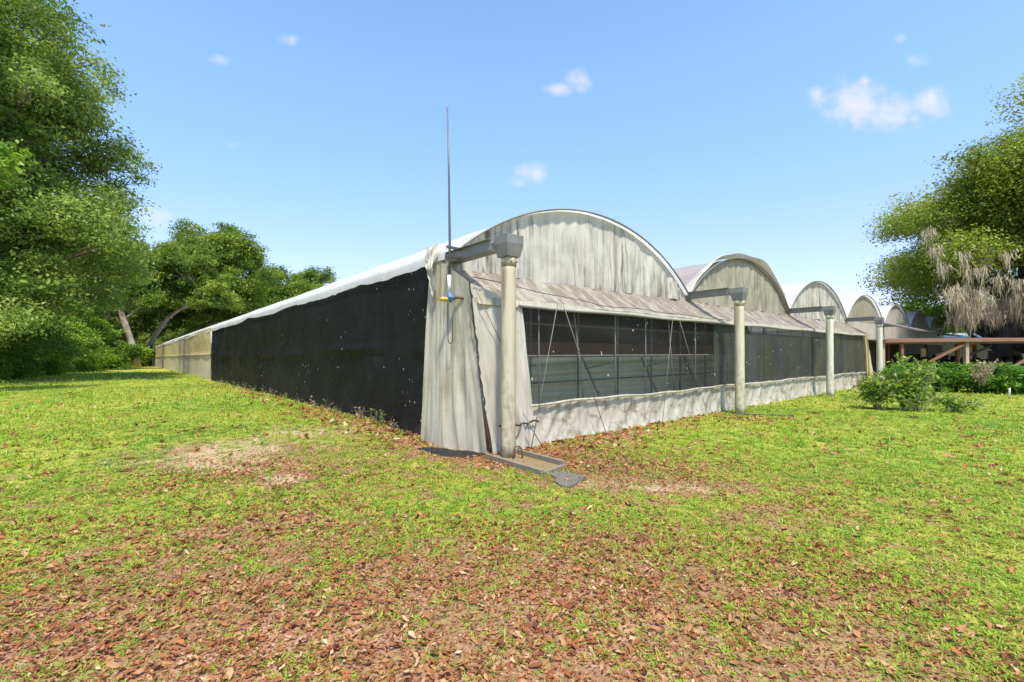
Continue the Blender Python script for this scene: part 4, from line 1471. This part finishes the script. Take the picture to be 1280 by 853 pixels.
# things standing in the shed
it = 'nursery benches coloured near black for the shed shade'
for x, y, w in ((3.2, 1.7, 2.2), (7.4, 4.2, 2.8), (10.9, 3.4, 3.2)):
    t = thing('bench', 'potting bench coloured near black for the shade inside the brown open shed', 'bench', S(x, y, 0), R(-3), it)
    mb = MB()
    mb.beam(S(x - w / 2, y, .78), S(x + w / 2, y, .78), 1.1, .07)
    mb.build('bench_top', M['dark'], t)  # near-black bench colour carries the shade under the shed roof
    for dx in (-w / 2 + .1, w / 2 - .1):
        for dy in (-.45, .45):
            mb = MB()
            mb.beam(S(x + dx, y + dy, -.02), S(x + dx, y + dy, .745), .08, .08, (0, 1, 0))
            mb.build('leg', M['dark'], t)
    for q in range(5):
        px_, py_ = x - w / 2 + .3 + q * (w - .6) / 4, y + rs.normal() * .15
        h = rs.uniform(.3, .75)
        mb = MB()
        mb.tube([S(px_, py_, .815), S(px_, py_, .83), S(px_, py_, .815 + h)], [.14, .15, .19], 12)
        tag(mb.build('plant_tub', M['black_scrap'], None, True, S(px_, py_, .815)), 'black plastic tub standing on a shadowed bench in the shed', 'tub', 'black tubs on the shed benches')
mb = MB()
mb.beam(S(5.7, 4.4, -.0), S(5.7, 4.4, 1.9), .30, .04, (0, 1, 0))
tag(mb.build('white_board', M['white'], None, False, S(5.7, 4.4, 0)), 'narrow white board standing upright in the dark shed', 'board')
# pale building beyond
WB = thing('white_building', 'low white plastic sheeted building beyond the shed under the live oak', 'building', (41, 43, 0), R(-6))
shm = MW[WB.name]
mb = MB()
mb.box8([S(-8, 0, -.1), S(14, 0, -.1), S(14, 7, -.1), S(-8, 7, -.1), S(-8, 0, 2.75), S(14, 0, 2.75), S(14, 7, 2.75), S(-8, 7, 2.75)])
mb.build('wall', M['pale'], WB)
mb = MB()
mb.box8([S(-8.4, -.4, 2.76), S(14.4, -.4, 2.76), S(14.4, 3.6, 3.5), S(-8.4, 3.6, 3.5), S(-8.4, -.4, 2.86), S(14.4, -.4, 2.86), S(14.4, 3.6, 3.6), S(-8.4, 3.6, 3.6)])
mb.build('roof', M['roof'], WB)
for x in (-6, -2, 3, 7):
    mb = MB()
    mb.beam(S(x, -.03, .9), S(x + 1.6, -.03, .9), .05, 1.8)
    mb.build('doorway', M['dark'], WB)

# ------------------------------------------------------------------ sky, sun, camera
SUN_EL, SUN_AZ = 62.0, 166.0          # azimuth clockwise from +Y (the view direction)
w = bpy.data.worlds.new('World')
bpy.context.scene.world = w
w.use_nodes = True
nt = w.node_tree
nt.nodes.clear()
k = NT(nt)
sky = k.n('ShaderNodeTexSky', sky_type='NISHITA')
sky.sun_disc = False
sky.sun_elevation = R(SUN_EL)
sky.sun_rotation = R(SUN_AZ)
sky.altitude = 0
sky.air_density = 1.0
sky.dust_density = .6
sky.ozone_density = 3.2
co = k.coord('Generated')
sx, sy_, sz_ = k.sep(co)
yy = k.math('MAXIMUM', sy_, .05)
gx = k.math('DIVIDE', sx, yy)
gy = k.math('DIVIDE', sz_, yy)
cmb = k.n('ShaderNodeCombineXYZ')
k.put(cmb.inputs[0], gx)
k.put(cmb.inputs[1], gy)
plane = cmb.outputs[0]
n1 = k.noise(plane, 16, 6, .62, .2)
n2 = k.noise(plane, 38, 5, .6)
tot = None
for (px, py, rx, ry, st) in ((1072, 131, 34, 26, 1.0), (1110, 140, 42, 20, .9), (1165, 130, 24, 17, .85), (1022, 122, 14, 15, .6), (1080, 103, 10, 10, .7), (722, 101, 15, 13, .85), (700, 112, 18, 8, .8),
                             (668, 216, 22, 11, .8), (645, 228, 14, 7, .5), (363, 50, 13, 8, .62), (274, 75, 13, 8, .6), (190, 270, 26, 13, .62), (292, 182, 10, 6, .4), (1150, 76, 16, 8, .55), (1124, 47, 10, 7, .4)):
    dx, dy = px - 640, py - 445
    c_, s_ = math.cos(ROLL), math.sin(ROLL)
    X0, Y0 = (dx * c_ - dy * s_) / F, -(dx * s_ + dy * c_) / F
    ex = k.math('DIVIDE', k.math('SUBTRACT', gx, X0), rx / F)
    ey = k.math('DIVIDE', k.math('SUBTRACT', gy, Y0), ry / F)
    d2 = k.math('ADD', k.math('MULTIPLY', ex, ex), k.math('MULTIPLY', ey, ey))
    g = k.math('MULTIPLY', k.math('POWER', 2.718, k.math('MULTIPLY', d2, -.8)), st)
    tot = g if tot is None else k.math('MAXIMUM', tot, g)
dens = k.math('ADD', tot, k.math('ADD', k.math('MULTIPLY', k.math('SUBTRACT', n1, .5), 1.5), k.math('MULTIPLY', k.math('SUBTRACT', n2, .5), .8)))
cm = k.math('MULTIPLY', k.math('MULTIPLY', k.ramp(dens, .02, 1.3), .9), k.ramp(tot, .06, .35))
hz_ = k.ramp(sz_, -.02, .55)
grade = k.mix(hz_, (.71, .57, .66), (.87, .95, .97))
mul = k.n('ShaderNodeMix', data_type='RGBA', blend_type='MULTIPLY')
mul.inputs[0].default_value = 1
k.put(mul.inputs[6], sky.outputs[0])
k.put(mul.inputs[7], grade)
col = k.mix(cm, mul.outputs[2], (2.6, 2.58, 2.7))
bg = k.n('ShaderNodeBackground')
k.put(bg.inputs[0], col)
bg.inputs[1].default_value = .15
nt.links.new(bg.outputs[0], k.n('ShaderNodeOutputWorld').inputs[0])

sl = bpy.data.lights.new('sun', 'SUN')
sl.energy = 3.1
sl.angle = R(4.5)
sl.color = (1.0, .93, .79)
so = bpy.data.objects.new('sun', sl)
C.objects.link(so)
el, az = R(SUN_EL), R(SUN_AZ)
sdir = Vector((math.sin(az) * math.cos(el), math.cos(az) * math.cos(el), math.sin(el)))
so.rotation_euler = (-sdir).to_track_quat('-Z', 'Y').to_euler()
so.location = (0, -5, 30)

cam = bpy.data.cameras.new('camera')
cam.sensor_width = 36
cam.lens = F / 1280 * 36
cam.shift_y = 18.5 / 1280
cam.clip_start, cam.clip_end = .05, 4000
cob = bpy.data.objects.new('camera', cam)
C.objects.link(cob)
cob.location = (0, 0, CAMH)
cob.rotation_euler = (math.pi / 2, ROLL, 0)
sc = bpy.context.scene
sc.camera = cob
sc.view_settings.view_transform = 'Standard'
sc.view_settings.look = 'None'
sc.view_settings.exposure = 1.28
sc.view_settings.gamma = 1
sc.view_settings.use_curve_mapping = False
sc.cycles.max_bounces = 6
sc.cycles.transparent_max_bounces = 8
sc.cycles.use_denoising = True
